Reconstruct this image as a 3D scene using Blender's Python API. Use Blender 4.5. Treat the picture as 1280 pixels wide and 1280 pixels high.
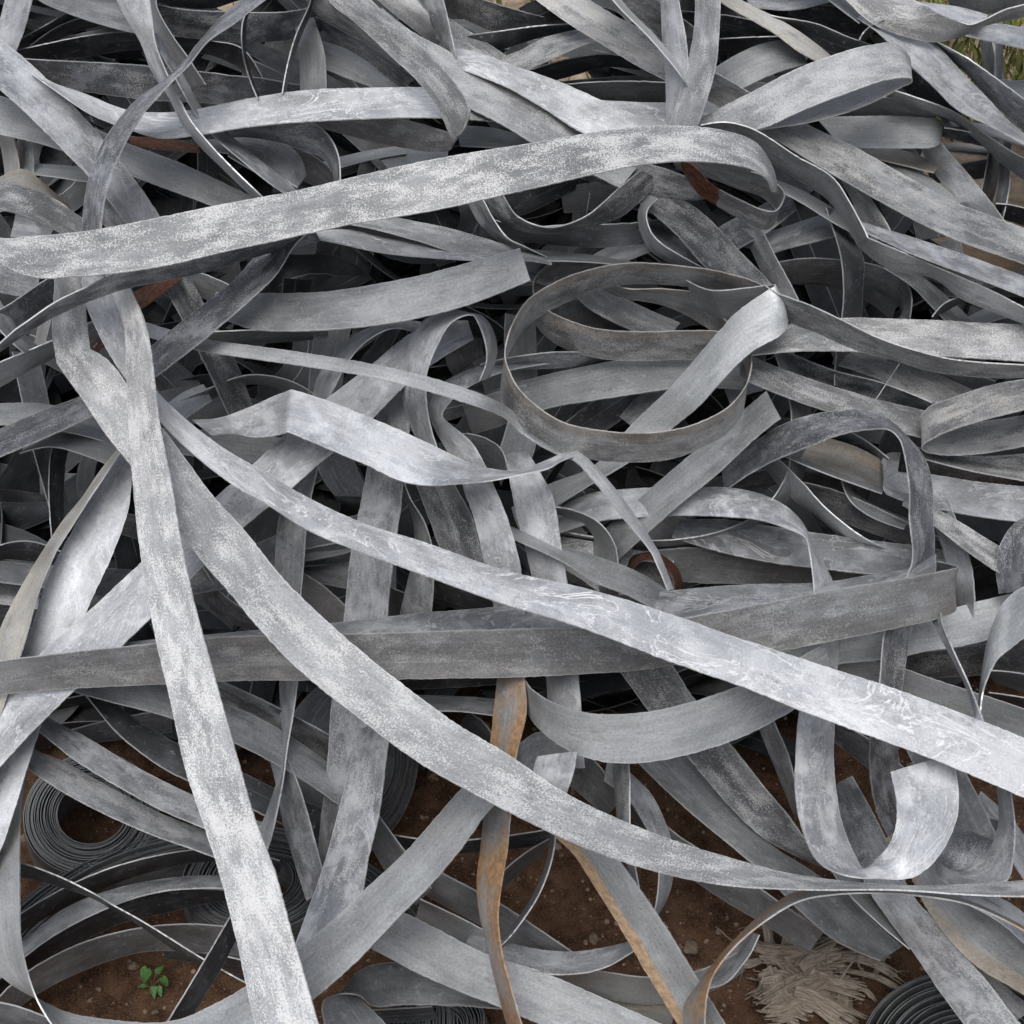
import bpy, bmesh, math, random
import numpy as np
from mathutils import Vector, Matrix

for o in list(bpy.data.objects):
    bpy.data.objects.remove(o)
scene = bpy.context.scene
COL = scene.collection

# ------------------------------------------------------------------ camera
CAM_H, PITCH, FPX = 1.75, 40.0, 1973.0          # metres, degrees below level, focal length in 1280-px units
cam_d = bpy.data.cameras.new('camera')
cam_d.sensor_width = 36.0
cam_d.angle = 2 * math.atan(640.0 / FPX)
cam_d.clip_start, cam_d.clip_end = 0.05, 400.0
cam = bpy.data.objects.new('camera', cam_d)
COL.objects.link(cam)
cam.location = (0, 0, CAM_H)
cam.rotation_euler = (math.radians(90 - PITCH), 0, 0)
scene.camera = cam

# ------------------------------------------------------------------ sky, sun, exposure (bright overcast)
SUN_EL, SUN_AZ = 64.0, 196.0
world = bpy.data.worlds.new('World')
scene.world = world
world.use_nodes = True
wn, wl = world.node_tree.nodes, world.node_tree.links
bg = wn['Background']
sky = wn.new('ShaderNodeTexSky')
sky.sky_type = 'NISHITA'
sky.sun_disc = False
sky.sun_elevation = math.radians(SUN_EL)
sky.sun_rotation = math.radians(SUN_AZ)
sky.air_density, sky.dust_density, sky.ozone_density = 1.0, 2.0, 1.0
hs = wn.new('ShaderNodeHueSaturation')           # cloud cover: the blue of the clear sky washed out everywhere alike
hs.inputs['Saturation'].default_value = 0.42
wl.new(sky.outputs[0], hs.inputs['Color'])
wl.new(hs.outputs[0], bg.inputs[0])
bg.inputs[1].default_value = 0.076
sun_d = bpy.data.lights.new('sun', 'SUN')
sun_d.energy = 1.3
sun_d.angle = math.radians(40)
sun_d.color = (1.0, 0.985, 0.965)
sun = bpy.data.objects.new('sun', sun_d)
COL.objects.link(sun)
# sun stands at azimuth SUN_AZ (0 = +Y, clockwise), shining towards the heap
az, el = math.radians(SUN_AZ), math.radians(SUN_EL)
sdir = Vector((math.sin(az) * math.cos(el), math.cos(az) * math.cos(el), math.sin(el)))
sun.rotation_euler = (-sdir).to_track_quat('-Z', 'Y').to_euler()
vs = scene.view_settings
vs.view_transform, vs.look, vs.exposure, vs.gamma = 'Standard', 'None', 0.64, 1.0
vs.use_curve_mapping = False
scene.render.engine = 'CYCLES'
scene.cycles.max_bounces = 4
scene.cycles.use_adaptive_sampling = True
scene.cycles.adaptive_threshold = 0.02
scene.cycles.diffuse_bounces = 1
scene.cycles.glossy_bounces = 2

# ------------------------------------------------------------------ helpers
RX = Matrix.Rotation(math.radians(90 - PITCH), 3, 'X')
RXN = np.array(RX)
CAMN = np.array((0, 0, CAM_H))
ZU = 0.0105                                         # metres per layer step towards the viewer

def base_depth(y):
    return np.interp(y, [-400, 0, 640, 1000, 1280, 1600], [2.46, 2.37, 2.20, 2.06, 1.94, 1.82])

def to_world(x, y, d):
    """picture position (1280 units) and distance along the view axis -> place in the yard"""
    p = np.stack([(x - 640) / FPX * d, -(y - 640) / FPX * d, -d], -1)
    return p @ RXN.T + CAMN

def on_ground(x, y, h=0.0):
    r = RXN @ np.array([(x - 640) / FPX, -(y - 640) / FPX, -1.0])
    t = (h - CAM_H) / r[2]
    return Vector(CAMN + r * t)

def tag(o, label=None, cat=None, group=None, kind=None):
    if label: o['label'] = label
    if cat: o['category'] = cat
    if group: o['group'] = group
    if kind: o['kind'] = kind
    return o

def link(name, me, mat=None, parent=None):
    o = bpy.data.objects.new(name, me)
    COL.objects.link(o)
    if mat is not None: me.materials.append(mat)
    if parent is not None: o.parent = parent
    return o

# ------------------------------------------------------------------ materials
def N(nt, typ, **kw):
    n = nt.nodes.new(typ)
    for k, v in kw.items(): setattr(n, k, v)
    return n

def mix(nt, fac, a, b, blend='MIX'):
    m = N(nt, 'ShaderNodeMix', data_type='RGBA', blend_type=blend)
    for sock, val in ((m.inputs[0], fac), (m.inputs[6], a), (m.inputs[7], b)):
        if isinstance(val, (int, float)): sock.default_value = val
        elif isinstance(val, tuple): sock.default_value = (*val, 1)
        else: nt.links.new(val, sock)
    return m.outputs[2]

def mth(nt, op, a, b=None, clamp=False):
    m = N(nt, 'ShaderNodeMath', operation=op, use_clamp=clamp)
    for i, v in enumerate((a, b)):
        if v is None: continue
        if isinstance(v, (int, float)): m.inputs[i].default_value = v
        else: nt.links.new(v, m.inputs[i])
    return m.outputs[0]

def ramp(nt, v, lo, hi, a=0.0, b=1.0):
    m = N(nt, 'ShaderNodeMapRange', interpolation_type='SMOOTHSTEP')
    nt.links.new(v, m.inputs[0])
    m.inputs[1].default_value, m.inputs[2].default_value = lo, hi
    m.inputs[3].default_value, m.inputs[4].default_value = a, b
    return m.outputs[0]

def noise(nt, vec, scale, detail=3.0, rough=0.55, dist=0.0, dim='3D'):
    n = N(nt, 'ShaderNodeTexNoise', noise_dimensions=dim)
    nt.links.new(vec, n.inputs['Vector'])
    n.inputs['Scale'].default_value, n.inputs['Detail'].default_value = scale, detail
    n.inputs['Roughness'].default_value, n.inputs['Distortion'].default_value = rough, dist
    return n.outputs['Fac']

_noise3 = noise
def steel(name, base, chalk=0.0, vein=0.0, cloud=0.3, dark=0.0, rust=0.0, rust_side=None, rust_col=(0.30, 0.15, 0.06),
          chalk_col=(0.60, 0.60, 0.595), cloud_col=(0.50, 0.515, 0.55), metal=0.5, rough=0.47, rust_end=0.0, edge=0.48, scuff=0.45, rgrain=0.34, rscale=13):
    def noise(nt, vec, scale, detail=3.0, rough=0.55, dist=0.0):
        return _noise3(nt, vec, scale, detail, rough, dist, '2D')      # the sheet is flat in its own coordinates
    m = bpy.data.materials.new(name)
    m.use_nodes = True
    nt = m.node_tree
    P = nt.nodes['Principled BSDF']
    uv = N(nt, 'ShaderNodeUVMap', uv_map='length')
    oi = N(nt, 'ShaderNodeObjectInfo')
    sep = N(nt, 'ShaderNodeSeparateXYZ')
    nt.links.new(uv.outputs[0], sep.inputs[0])
    u, v = sep.outputs[0], sep.outputs[1]              # u, v in metres along and across, v from 0
    seed = mth(nt, 'MULTIPLY', oi.outputs['Random'], 37.0)
    cx = N(nt, 'ShaderNodeCombineXYZ')
    nt.links.new(u, cx.inputs[0]); nt.links.new(v, cx.inputs[1]); nt.links.new(seed, cx.inputs[2])
    vec = cx.outputs[0]
    cs = N(nt, 'ShaderNodeCombineXYZ')                 # drawn-out rolling streaks
    nt.links.new(mth(nt, 'MULTIPLY', u, 0.05), cs.inputs[0]); nt.links.new(v, cs.inputs[1]); nt.links.new(seed, cs.inputs[2])
    cm = N(nt, 'ShaderNodeCombineXYZ')                 # gently drawn-out stains
    nt.links.new(mth(nt, 'MULTIPLY', u, 0.45), cm.inputs[0]); nt.links.new(v, cm.inputs[1]); nt.links.new(seed, cm.inputs[2])
    # tone of the zinc
    n1 = noise(nt, cm.outputs[0], 14, 2)
    tone = ramp(nt, n1, 0.28, 0.72, 0.83, 1.17)
    streak = ramp(nt, noise(nt, cs.outputs[0], 190, 2), 0.25, 0.75, 0.92, 1.08)
    rnd = mth(nt, 'ADD', mth(nt, 'MULTIPLY', oi.outputs['Random'], 0.36), 0.82)
    grain = ramp(nt, noise(nt, vec, 310, 2, 0.7), 0.25, 0.75, 0.86, 1.14)
    k = mth(nt, 'MULTIPLY', mth(nt, 'MULTIPLY', tone, streak), mth(nt, 'MULTIPLY', rnd, grain))
    mul = N(nt, 'ShaderNodeVectorMath', operation='SCALE')
    mul.inputs[0].default_value = base
    nt.links.new(k, mul.inputs['Scale'])
    c = mul.outputs[0]
    chalkmask = None
    n2 = noise(nt, vec, 24, 4, 0.62)
    if cloud > 0:
        f = mth(nt, 'MULTIPLY', ramp(nt, n2, 0.47, 0.68), cloud)
        c = mix(nt, f, c, cloud_col)
        chalkmask = f
    if dark > 0:
        nd = noise(nt, cm.outputs[0], 26, 4, 0.65)
        c = mix(nt, mth(nt, 'MULTIPLY', ramp(nt, nd, 0.50, 0.60), dark), c, (0.075, 0.078, 0.085))
    if vein > 0:
        n3 = noise(nt, cm.outputs[0], 17, 6, 0.62, 0.5)
        d1 = mth(nt, 'ABSOLUTE', mth(nt, 'SUBTRACT', n3, 0.50))
        ln = ramp(nt, d1, 0.003, 0.012, 1.0, 0.0)
        n4 = noise(nt, vec, 40, 4, 0.65)
        d2 = mth(nt, 'ABSOLUTE', mth(nt, 'SUBTRACT', n4, 0.53))
        ln2 = mth(nt, 'MULTIPLY', ramp(nt, d2, 0.002, 0.012, 0.8, 0.0), ramp(nt, n1, 0.46, 0.60))
        f = mth(nt, 'MULTIPLY', mth(nt, 'MAXIMUM', ln, ln2), vein)
        c = mix(nt, mth(nt, 'MULTIPLY', ramp(nt, n3, 0.50, 0.53), 0.40 * vein), c, (0.62, 0.63, 0.655))
        c = mix(nt, mth(nt, 'MULTIPLY', f, 0.95), c, (0.84, 0.84, 0.85))
        chalkmask = f if chalkmask is None else mth(nt, 'MAXIMUM', chalkmask, f)
    if chalk > 0:
        fine = noise(nt, vec, 460, 3, 0.7)
        med = noise(nt, cm.outputs[0], 46, 4, 0.68)
        big = noise(nt, cm.outputs[0], 9, 2)
        s = mth(nt, 'ADD', mth(nt, 'MULTIPLY', fine, 0.55), mth(nt, 'MULTIPLY', med, 0.45))
        s = mth(nt, 'ADD', s, mth(nt, 'MULTIPLY', mth(nt, 'SUBTRACT', big, 0.5), 0.18))
        th = 0.560 - 0.050 * chalk
        hard = ramp(nt, s, th, th + 0.024, 0.0, 0.78)
        soft = ramp(nt, s, th - 0.07, th + 0.07, 0.0, 0.22)
        f = mth(nt, 'MULTIPLY', mth(nt, 'ADD', hard, soft), min(0.9, 0.55 + 0.30 * chalk))
        c = mix(nt, f, c, chalk_col)
        chalkmask = f if chalkmask is None else mth(nt, 'MAXIMUM', chalkmask, f)
    # faint drying spots and scuffs on every strip
    sc = noise(nt, vec, 75, 3, 0.7)
    sp = mth(nt, 'MULTIPLY', ramp(nt, sc, 0.62, 0.70), scuff)
    c = mix(nt, sp, c, (0.56, 0.56, 0.57))
    dirt = noise(nt, cm.outputs[0], 60, 3, 0.7)
    c = mix(nt, ramp(nt, dirt, 0.58, 0.75, 0.0, 0.30), c, (0.16, 0.155, 0.15))
    # sheared edges: bare, chalky burr
    cw = N(nt, 'ShaderNodeSeparateXYZ')
    uv2 = N(nt, 'ShaderNodeUVMap', uv_map='across')
    nt.links.new(uv2.outputs[0], cw.inputs[0])
    vn = cw.outputs[1]
    e = mth(nt, 'ABSOLUTE', mth(nt, 'SUBTRACT', vn, 0.5))
    en = mth(nt, 'ADD', e, mth(nt, 'MULTIPLY', mth(nt, 'SUBTRACT', sc, 0.5), 0.03))
    ef = ramp(nt, en, 0.470, 0.492, 0.0, edge)
    c = mix(nt, ef, c, (0.68, 0.68, 0.67))
    pos0 = mth(nt, 'ADD', mth(nt, 'MULTIPLY', oi.outputs['Random'], 0.5), 0.25)      # slitting line along the sheet
    dl = mth(nt, 'ABSOLUTE', mth(nt, 'SUBTRACT', vn, pos0))
    lf = mth(nt, 'MULTIPLY', ramp(nt, dl, 0.004, 0.016, 0.5, 0.0), ramp(nt, n1, 0.42, 0.60))
    c = mix(nt, lf, c, (0.58, 0.58, 0.59))
    met = metal
    if chalkmask is not None:
        met = mth(nt, 'MULTIPLY', mth(nt, 'SUBTRACT', 1.0, chalkmask), metal)
    if rust > 0:
        rn = noise(nt, cm.outputs[0], rscale, 4, 0.6)
        if rust_side == 'a': pos = ramp(nt, vn, 0.04, 0.55, 0.42, -0.28)
        elif rust_side == 'b': pos = ramp(nt, vn, 0.45, 0.96, -0.28, 0.42)
        elif rust_end > 0: pos = ramp(nt, u, rust_end * 0.7, rust_end, 0.6, -0.5)
        else: pos = 0.12
        f = mth(nt, 'MULTIPLY', ramp(nt, mth(nt, 'ADD', rn, pos), 0.50, 0.72), rust)
        fn = ramp(nt, noise(nt, vec, 120, 4, 0.75), 0.3, 0.7, 1 - rgrain, 1 + rgrain)
        rc = N(nt, 'ShaderNodeVectorMath', operation='SCALE')
        rc.inputs[0].default_value = rust_col
        nt.links.new(fn, rc.inputs['Scale'])
        c = mix(nt, f, c, rc.outputs[0])
        met = mth(nt, 'MULTIPLY', met, mth(nt, 'SUBTRACT', 1.0, f))
    nt.links.new(c, P.inputs['Base Color'])
    if isinstance(met, (int, float)): P.inputs['Metallic'].default_value = met
    else: nt.links.new(met, P.inputs['Metallic'])
    r = ramp(nt, n2, 0.3, 0.7, rough - 0.07, rough + 0.12)
    nt.links.new(r, P.inputs['Roughness'])
    P.inputs['Specular IOR Level'].default_value = 0.35
    b = N(nt, 'ShaderNodeBump')
    b.inputs['Strength'].default_value = 0.25
    b.inputs['Distance'].default_value = 0.0012
    nt.links.new(noise(nt, vec, 95, 3, 0.7), b.inputs['Height'])
    nt.links.new(b.outputs[0], P.inputs['Normal'])
    return m

M = {
 'P':  steel('zinc_plain', (0.42, 0.43, 0.433), cloud=0.10, vein=0.16),
 'Pl': steel('zinc_pale', (0.56, 0.565, 0.57), cloud=0.2, vein=0.2),
 'Pd': steel('zinc_plain_dull', (0.295, 0.303, 0.311), cloud=0.12, vein=0.15, dark=0.25),
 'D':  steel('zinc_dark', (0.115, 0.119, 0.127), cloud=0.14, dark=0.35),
 'F':  steel('zinc_painted_shade', (0.05, 0.052, 0.055), cloud=0.05, dark=0.3, edge=0.05, scuff=0.0),  # fill strips: shade of the heap's hollows put into a near-black zinc colour
 'C':  steel('zinc_coil', (0.20, 0.205, 0.21), cloud=0.10, dark=0.4, edge=0.12, scuff=0.1),
 'K':  steel('zinc_speckled', (0.36, 0.362, 0.367), chalk=0.7, cloud=0.25),
 'Kl': steel('zinc_heavily_speckled', (0.375, 0.376, 0.378), chalk=0.80, cloud=0.10, chalk_col=(0.74, 0.732, 0.715)),
 'Kw': steel('zinc_whitened', (0.58, 0.58, 0.585), chalk=1.0, cloud=0.22, chalk_col=(0.83, 0.825, 0.81), cloud_col=(0.74, 0.745, 0.76)),
 'Kd': steel('zinc_dark_speckled', (0.20, 0.203, 0.209), chalk=0.65, cloud=0.18, dark=0.5, chalk_col=(0.46, 0.46, 0.455)),
 'Kt': steel('zinc_sandy_speckled', (0.34, 0.34, 0.343), chalk=0.75, cloud=0.2, dark=0.5, chalk_col=(0.53, 0.515, 0.48)),
 'V':  steel('zinc_veined_white', (0.60, 0.605, 0.617), vein=1.0, cloud=0.38, chalk=0.35, cloud_col=(0.77, 0.78, 0.805), chalk_col=(0.80, 0.80, 0.81)),
 'Vg': steel('zinc_veined_grey', (0.35, 0.355, 0.367), vein=0.45, cloud=0.35, dark=0.3),
 'B':  steel('zinc_blue_mottled', (0.405, 0.416, 0.438), cloud=0.5, vein=0.4, dark=0.35, chalk=0.3, cloud_col=(0.62, 0.632, 0.66)),
 'Bl': steel('zinc_blue_white_clouds', (0.51, 0.522, 0.55), cloud=0.7, vein=0.6, chalk=0.35, dark=0.22, rough=0.56, cloud_col=(0.75, 0.762, 0.79)),
 'Bd': steel('zinc_blue_dark', (0.19, 0.197, 0.216), cloud=0.5, dark=0.5, chalk=0.15, cloud_col=(0.41, 0.425, 0.46)),
 'Ta': steel('zinc_tan_edge', (0.42, 0.425, 0.425), cloud=0.25, rust=0.85, rust_side='a', rust_col=(0.45, 0.29, 0.155)),
 'Tb': steel('zinc_tan_edge_other', (0.36, 0.365, 0.365), cloud=0.2, rust=0.5, rust_side='b', rust_col=(0.38, 0.28, 0.17)),
 'Pw': steel('zinc_warm_grey', (0.295, 0.299, 0.302), cloud=0.2, chalk=0.12, dark=0.12, rust=0.10, rust_side='b', rust_col=(0.32, 0.26, 0.19)),
 'T':  steel('zinc_tan_stained', (0.38, 0.37, 0.345), cloud=0.2, rust=0.55, rust_col=(0.37, 0.28, 0.18)),
 'Ty': steel('zinc_yellowed', (0.62, 0.61, 0.575), cloud=0.35, rust=0.4, rust_col=(0.66, 0.58, 0.45)),
 'R':  steel('zinc_orange_rust', (0.36, 0.355, 0.345), cloud=0.25, rust=0.88, rust_col=(0.37, 0.205, 0.09), metal=0.3),
 'RR': steel('red_brown_rust', (0.05, 0.034, 0.028), cloud=0.0, rust=0.9, rust_col=(0.085, 0.030, 0.015), dark=0.4, metal=0.05, rough=0.85, edge=0.1, rgrain=0.6, rscale=17),
 'Re': steel('zinc_rusted_end', (0.31, 0.315, 0.315), chalk=0.35, cloud=0.15, rust=1.0, rust_end=0.075, rust_col=(0.13, 0.045, 0.022), edge=0.35, rgrain=0.7, rscale=17),
 'Rk': steel('zinc_ring_rust', (0.345, 0.345, 0.342), chalk=0.78, cloud=0.15, dark=0.4, rust=0.22, rust_side='a', rust_col=(0.32, 0.20, 0.10), chalk_col=(0.50, 0.49, 0.47)),
}

# ------------------------------------------------------------------ strips
GROUP = 'scrap steel strips tangled in the heap'
STRIPW = 0.078
_rng = random.Random(11)

def hermite(t, P, ts):
    """non-uniform cubic through the rows of P at parameters t, evaluated at ts"""
    n = len(t)
    m = np.zeros_like(P)
    if n == 2:
        m[:] = (P[1] - P[0]) / (t[1] - t[0])
    else:
        for i in range(1, n - 1):
            h0, h1 = t[i] - t[i-1], t[i+1] - t[i]
            d0, d1 = (P[i] - P[i-1]) / h0, (P[i+1] - P[i]) / h1
            m[i] = (h1 * d0 + h0 * d1) / (h0 + h1)
        m[0] = 1.5 * (P[1] - P[0]) / (t[1] - t[0]) - 0.5 * m[1]
        m[-1] = 1.5 * (P[-1] - P[-2]) / (t[-1] - t[-2]) - 0.5 * m[-2]
    idx = np.clip(np.searchsorted(t, ts, 'right') - 1, 0, n - 2)
    h = (t[idx + 1] - t[idx])[:, None]
    s = ((ts - t[idx])[:, None]) / h
    return ((1 + 2*s) * (1-s)**2 * P[idx] + s * (1-s)**2 * h * m[idx]
            + s*s * (3 - 2*s) * P[idx+1] + s*s * (s-1) * h * m[idx+1])

def ribbon_mesh(name, A, B, thick=0.0017, camber=0.001, rows=5, u0=0.0, wob=0.0006, seed=0, dent=0.0, nick=0.0):
    """closed thin sheet between the edge lines A and B (n x 3)"""
    rg = np.random.default_rng(seed)
    n = len(A)
    mid = (A + B) / 2
    T = np.gradient(mid, axis=0)
    C = B - A
    T /= np.maximum(np.linalg.norm(T, axis=1, keepdims=True), 1e-9)
    nn = np.cross(T, C)
    nn /= np.maximum(np.linalg.norm(nn, axis=1, keepdims=True), 1e-9)
    seg = np.linalg.norm(np.diff(mid, axis=0), axis=1)
    U = np.concatenate([[0], np.cumsum(seg)])
    vv = np.linspace(0, 1, rows)
    f1, f2, p1, p2, p3 = rg.uniform(9, 16), rg.uniform(22, 38), *rg.uniform(0, 6.28, 3)
    dents = [(rg.uniform(0, max(U[-1], 0.01)), rg.normal(0, 1.0) * dent, rg.uniform(0.005, 0.03), rg.uniform(-1.2, 1.2)) for _ in range(rg.poisson(U[-1] * 3.2))]
    if nick > 0:
        A = A + C / np.maximum(np.linalg.norm(C, axis=1, keepdims=True), 1e-9) * (rg.normal(0, nick, n))[:, None]
        B = B + C / np.maximum(np.linalg.norm(C, axis=1, keepdims=True), 1e-9) * (rg.normal(0, nick, n))[:, None]
        C = B - A
    top = np.empty((n, rows, 3)); bot = np.empty((n, rows, 3))
    for j, v in enumerate(vv):
        off = camber * (1 - (2*v - 1)**2) + wob * (np.sin(f1*U + p1 + 2.0*v) + 0.6*np.sin(f2*U + p2 - 3.0*v) * (2*v - 1))
        for du, da_, dw, sk in dents:                     # small knocks and creases across the sheet
            off = off + da_ * np.exp(-np.abs(U - du + sk * 0.03 * (v - 0.5)) / dw) * (0.55 + 0.45 * math.sin(3.1 * v + sk * 3))
        c = A + C * v + nn * off[:, None]
        top[:, j] = c + nn * thick / 2
        bot[:, j] = c - nn * thick / 2
    ring = np.concatenate([top, bot[:, ::-1]], axis=1)       # n x 2rows
    R = 2 * rows
    verts = ring.reshape(-1, 3)
    i = np.arange(n - 1)[:, None] * R
    j = np.arange(R)[None, :]
    jn = (j + 1) % R
    quads = np.stack([i + j, i + jn, i + R + jn, i + R + j], -1).reshape(-1, 4)
    caps = [[R-1-q for q in range(R)], [(n-1)*R + q for q in range(R)]]
    # cap strips of quads so that the ends stay clean
    me = bpy.data.meshes.new(name)
    faces = quads.tolist()
    for b0, flip in ((0, True), ((n-1)*R, False)):
        for q in range(rows - 1):
            f = [b0 + q, b0 + q + 1, b0 + R - 2 - q, b0 + R - 1 - q]
            faces.append(f[::-1] if not flip else f)
    me.from_pydata(verts.tolist(), [], faces)
    # uv layers: metres along/across, and 0..1 across
    W = np.linalg.norm(C, axis=1)
    vr = np.concatenate([vv, vv[::-1]])
    Uv = np.repeat(U[:, None] + u0, R, 1).ravel()
    Vm = (W[:, None] * vr[None, :]).ravel()
    Vn = np.repeat(vr[None, :], n, 0).ravel()
    li = np.empty(len(me.loops), dtype=np.int32)
    me.loops.foreach_get('vertex_index', li)
    for nm, a, b in (('length', Uv, Vm), ('across', Uv, Vn)):
        l = me.uv_layers.new(name=nm)
        l.data.foreach_set('uv', np.stack([a[li], b[li]], -1).astype(np.float32).ravel())
    # smooth faces except the two sheared edges and the ends
    sm = np.ones(len(me.polygons), dtype=bool)
    ed = np.zeros((n - 1, R), dtype=bool); ed[:, rows-1] = True; ed[:, R-1] = True
    sm[:len(quads)] = ~ed.ravel(); sm[len(quads):] = False
    me.polygons.foreach_set('use_smooth', sm)
    ek = np.empty(len(me.edges) * 2, dtype=np.int32); me.edges.foreach_get('vertices', ek)
    ek = ek.reshape(-1, 2)
    r0, r1 = ek[:, 0] % R, ek[:, 1] % R
    shp = (r0 == r1) & np.isin(r0, [0, rows-1, rows, R-1])
    at = me.attributes.new('sharp_edge', 'BOOLEAN', 'EDGE')
    at.data.foreach_set('value', shp)
    me.update()
    return me

COUNT = 0
def S(label, style, keys, t=None, name='steel_strip', width=STRIPW, tilt=0.62, cat='metal strip', group=GROUP):
    """a strip traced by its two edge lines: (xa, ya, xb, yb, layer) stations; a repeated station is a sharp crease"""
    global COUNT
    COUNT += 1
    K = [list(map(float, k)) + [1.0] * (6 - len(k)) for k in keys]
    for _ in range(1):                                # strips that leave the picture run on outside it
        for end in (0, -1):
            e = K[end]; p = K[1] if end == 0 else K[-2]
            mx, my = (e[0] + e[2]) / 2, (e[1] + e[3]) / 2
            if mx < -4 or mx > 1284 or my < -4 or my > 1284:
                px, py = (p[0] + p[2]) / 2, (p[1] + p[3]) / 2
                L = max(1.0, math.hypot(mx - px, my - py))
                dx, dy = (mx - px) / L * 260, (my - py) / L * 260
                k = [e[0] + dx, e[1] + dy, e[2] + dx, e[3] + dy, e[4] - 5, e[5]]
                K.insert(0, k) if end == 0 else K.append(k)
    K = np.array(K)
    parts, cur = [], [0]
    for i in range(1, len(K)):
        if np.allclose(K[i], K[i-1]):
            parts.append(cur); cur = [i]
        else: cur.append(i)
    parts.append(cur)
    out = []
    for c in parts:
        if len(c) < 2: continue
        Q = K[c]
        mid = (Q[:, :2] + Q[:, 2:4]) / 2
        dz = np.diff(Q[:, 4]) * 6
        d = np.sqrt((np.diff(mid, axis=0)**2).sum(1) + dz**2) + 0.15 * np.sqrt((np.diff(Q[:, :2], axis=0)**2).sum(1)) + 1e-3
        tt = np.concatenate([[0], np.cumsum(d ** 0.75)])
        ts = []
        for q in range(len(c) - 1):
            nn = int(min(26, max(4, d[q] / 5)))
            ts += list(np.linspace(tt[q], tt[q+1], nn, endpoint=False))
        ts.append(tt[-1])
        E = hermite(tt, Q, np.array(ts))
        if out: E = E[1:]
        out.append(E)
    E = np.concatenate(out)
    if t is None: t = -1 if style in ('D', 'Pd', 'Kd', 'Bd') else 1
    s = t * (1 if ((K[:, 3] - K[:, 1]) + 0.45 * (K[:, 2] - K[:, 0])).sum() >= 0 else -1)
    ym = (E[:, 1] + E[:, 3]) / 2
    d = base_depth(ym) - E[:, 4] * ZU
    lat = np.hypot(E[:, 2] - E[:, 0], E[:, 3] - E[:, 1]) * d / FPX
    w = np.maximum(width, lat)
    dep = np.sqrt(np.maximum(0, w*w - lat*lat)) * tilt * s * E[:, 5]
    ker = np.ones(5) / 5
    if len(dep) > 9:
        dep = np.convolve(np.pad(dep, 2, mode='edge'), ker, 'valid')
    da, db = d + dep / 2, d - dep / 2
    A = to_world(E[:, 0], E[:, 1], da)
    B = to_world(E[:, 2], E[:, 3], db)
    for X in (A, B):                                   # nothing sinks below the soil
        low = X[:, 2] < 0.012
        X[low, 2] = 0.012 + (X[low, 2] - 0.012) * 0.02
    me = ribbon_mesh(name, A, B, camber=_rng.uniform(-0.0018, 0.0018), u0=0.0 if style == 'Re' else _rng.uniform(0, 9), seed=COUNT, wob=0.0010, dent=0.0016, nick=0.00025)
    o = link(name, me, M[style])
    return tag(o, label, cat, group)

def tube_mesh(name, P, rad, sides=6):
    P = np.asarray(P, float); n = len(P)
    T = np.gradient(P, axis=0); T /= np.maximum(np.linalg.norm(T, axis=1, keepdims=True), 1e-9)
    ref = np.array([0.3, 0.9, 0.2]); X = np.cross(T, ref); X /= np.linalg.norm(X, axis=1, keepdims=True); Y = np.cross(T, X)
    a = np.arange(sides) * 2 * math.pi / sides
    V = (P[:, None] + rad * (np.cos(a)[None, :, None] * X[:, None] + np.sin(a)[None, :, None] * Y[:, None])).reshape(-1, 3)
    F = [(i*sides + j, i*sides + (j+1) % sides, (i+1)*sides + (j+1) % sides, (i+1)*sides + j) for i in range(n-1) for j in range(sides)]
    F += [tuple(range(sides))[::-1], tuple((n-1)*sides + j for j in range(sides))]
    me = bpy.data.meshes.new(name); me.from_pydata(V.tolist(), [], F)
    for p in me.polygons: p.use_smooth = len(p.vertices) == 4
    for nm in ('length', 'across'):
        me.uv_layers.new(name=nm)
    return me

# ================================================================== the long strips lying on top
S('broad white-speckled strip spanning the upper left, curled over at both ends', 'Kl', [(108,278,112,318,22),(75,255,80,293,24),(40,237,40,274,28),(0,231,0,265,32),(-22,255,-22,300,37),(-5,296,2,330,41),(40,296,42,346,42),(100,291,100,345,42),(200,271,200,333,42),(310,249,310,309,42),(430,225,430,283,42),(540,200,540,263,42),(650,182,650,239,42),(740,165,745,217,42),(840,157,840,203,42),(905,163,898,204,42),(945,180,935,211,40),(965,212,957,224,37),(970,240,965,240,32)])
S('long white-veined strip running diagonally from left centre to lower right edge', 'V', [(105,320,140,322,26),(106,372,145,370,28),(122,415,155,405,30),(150,465,178,445,31),(202,530,194,485,33),(247,573,234,525,35),(292,607,282,562,36),(340,634,335,592,36),(382,660,376,617,36),(443,686,451,654,37),(549,726,536,681,37),(630,755,630,713,37),(718,783,736,737,37),(837,827,850,771,37),(922,856,930,800,37),(998,887,1020,830,37),(1089,920,1126,864,37),(1166,949,1206,894,36),(1285,1000,1285,925,36)])
S('wide chalk-speckled strip standing almost upright down the left foreground', 'Kw', [(128,335,150,330,28),(143,374,165,362,32),(155,410,182,405,37),(159,459,191,455,39),(162,522,198,520,40),(167,610,213,606,41),(173,673,225,676,41),(183,734,239,738,41),(197,811,260,816,41),(212,875,279,884,41),(231,960,302,962,41),(255,1030,322,1030,41),(274,1089,344,1089,41),(295,1171,365,1168,41),(320,1280,398,1280,40),(338,1350,418,1350,40)])
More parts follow.
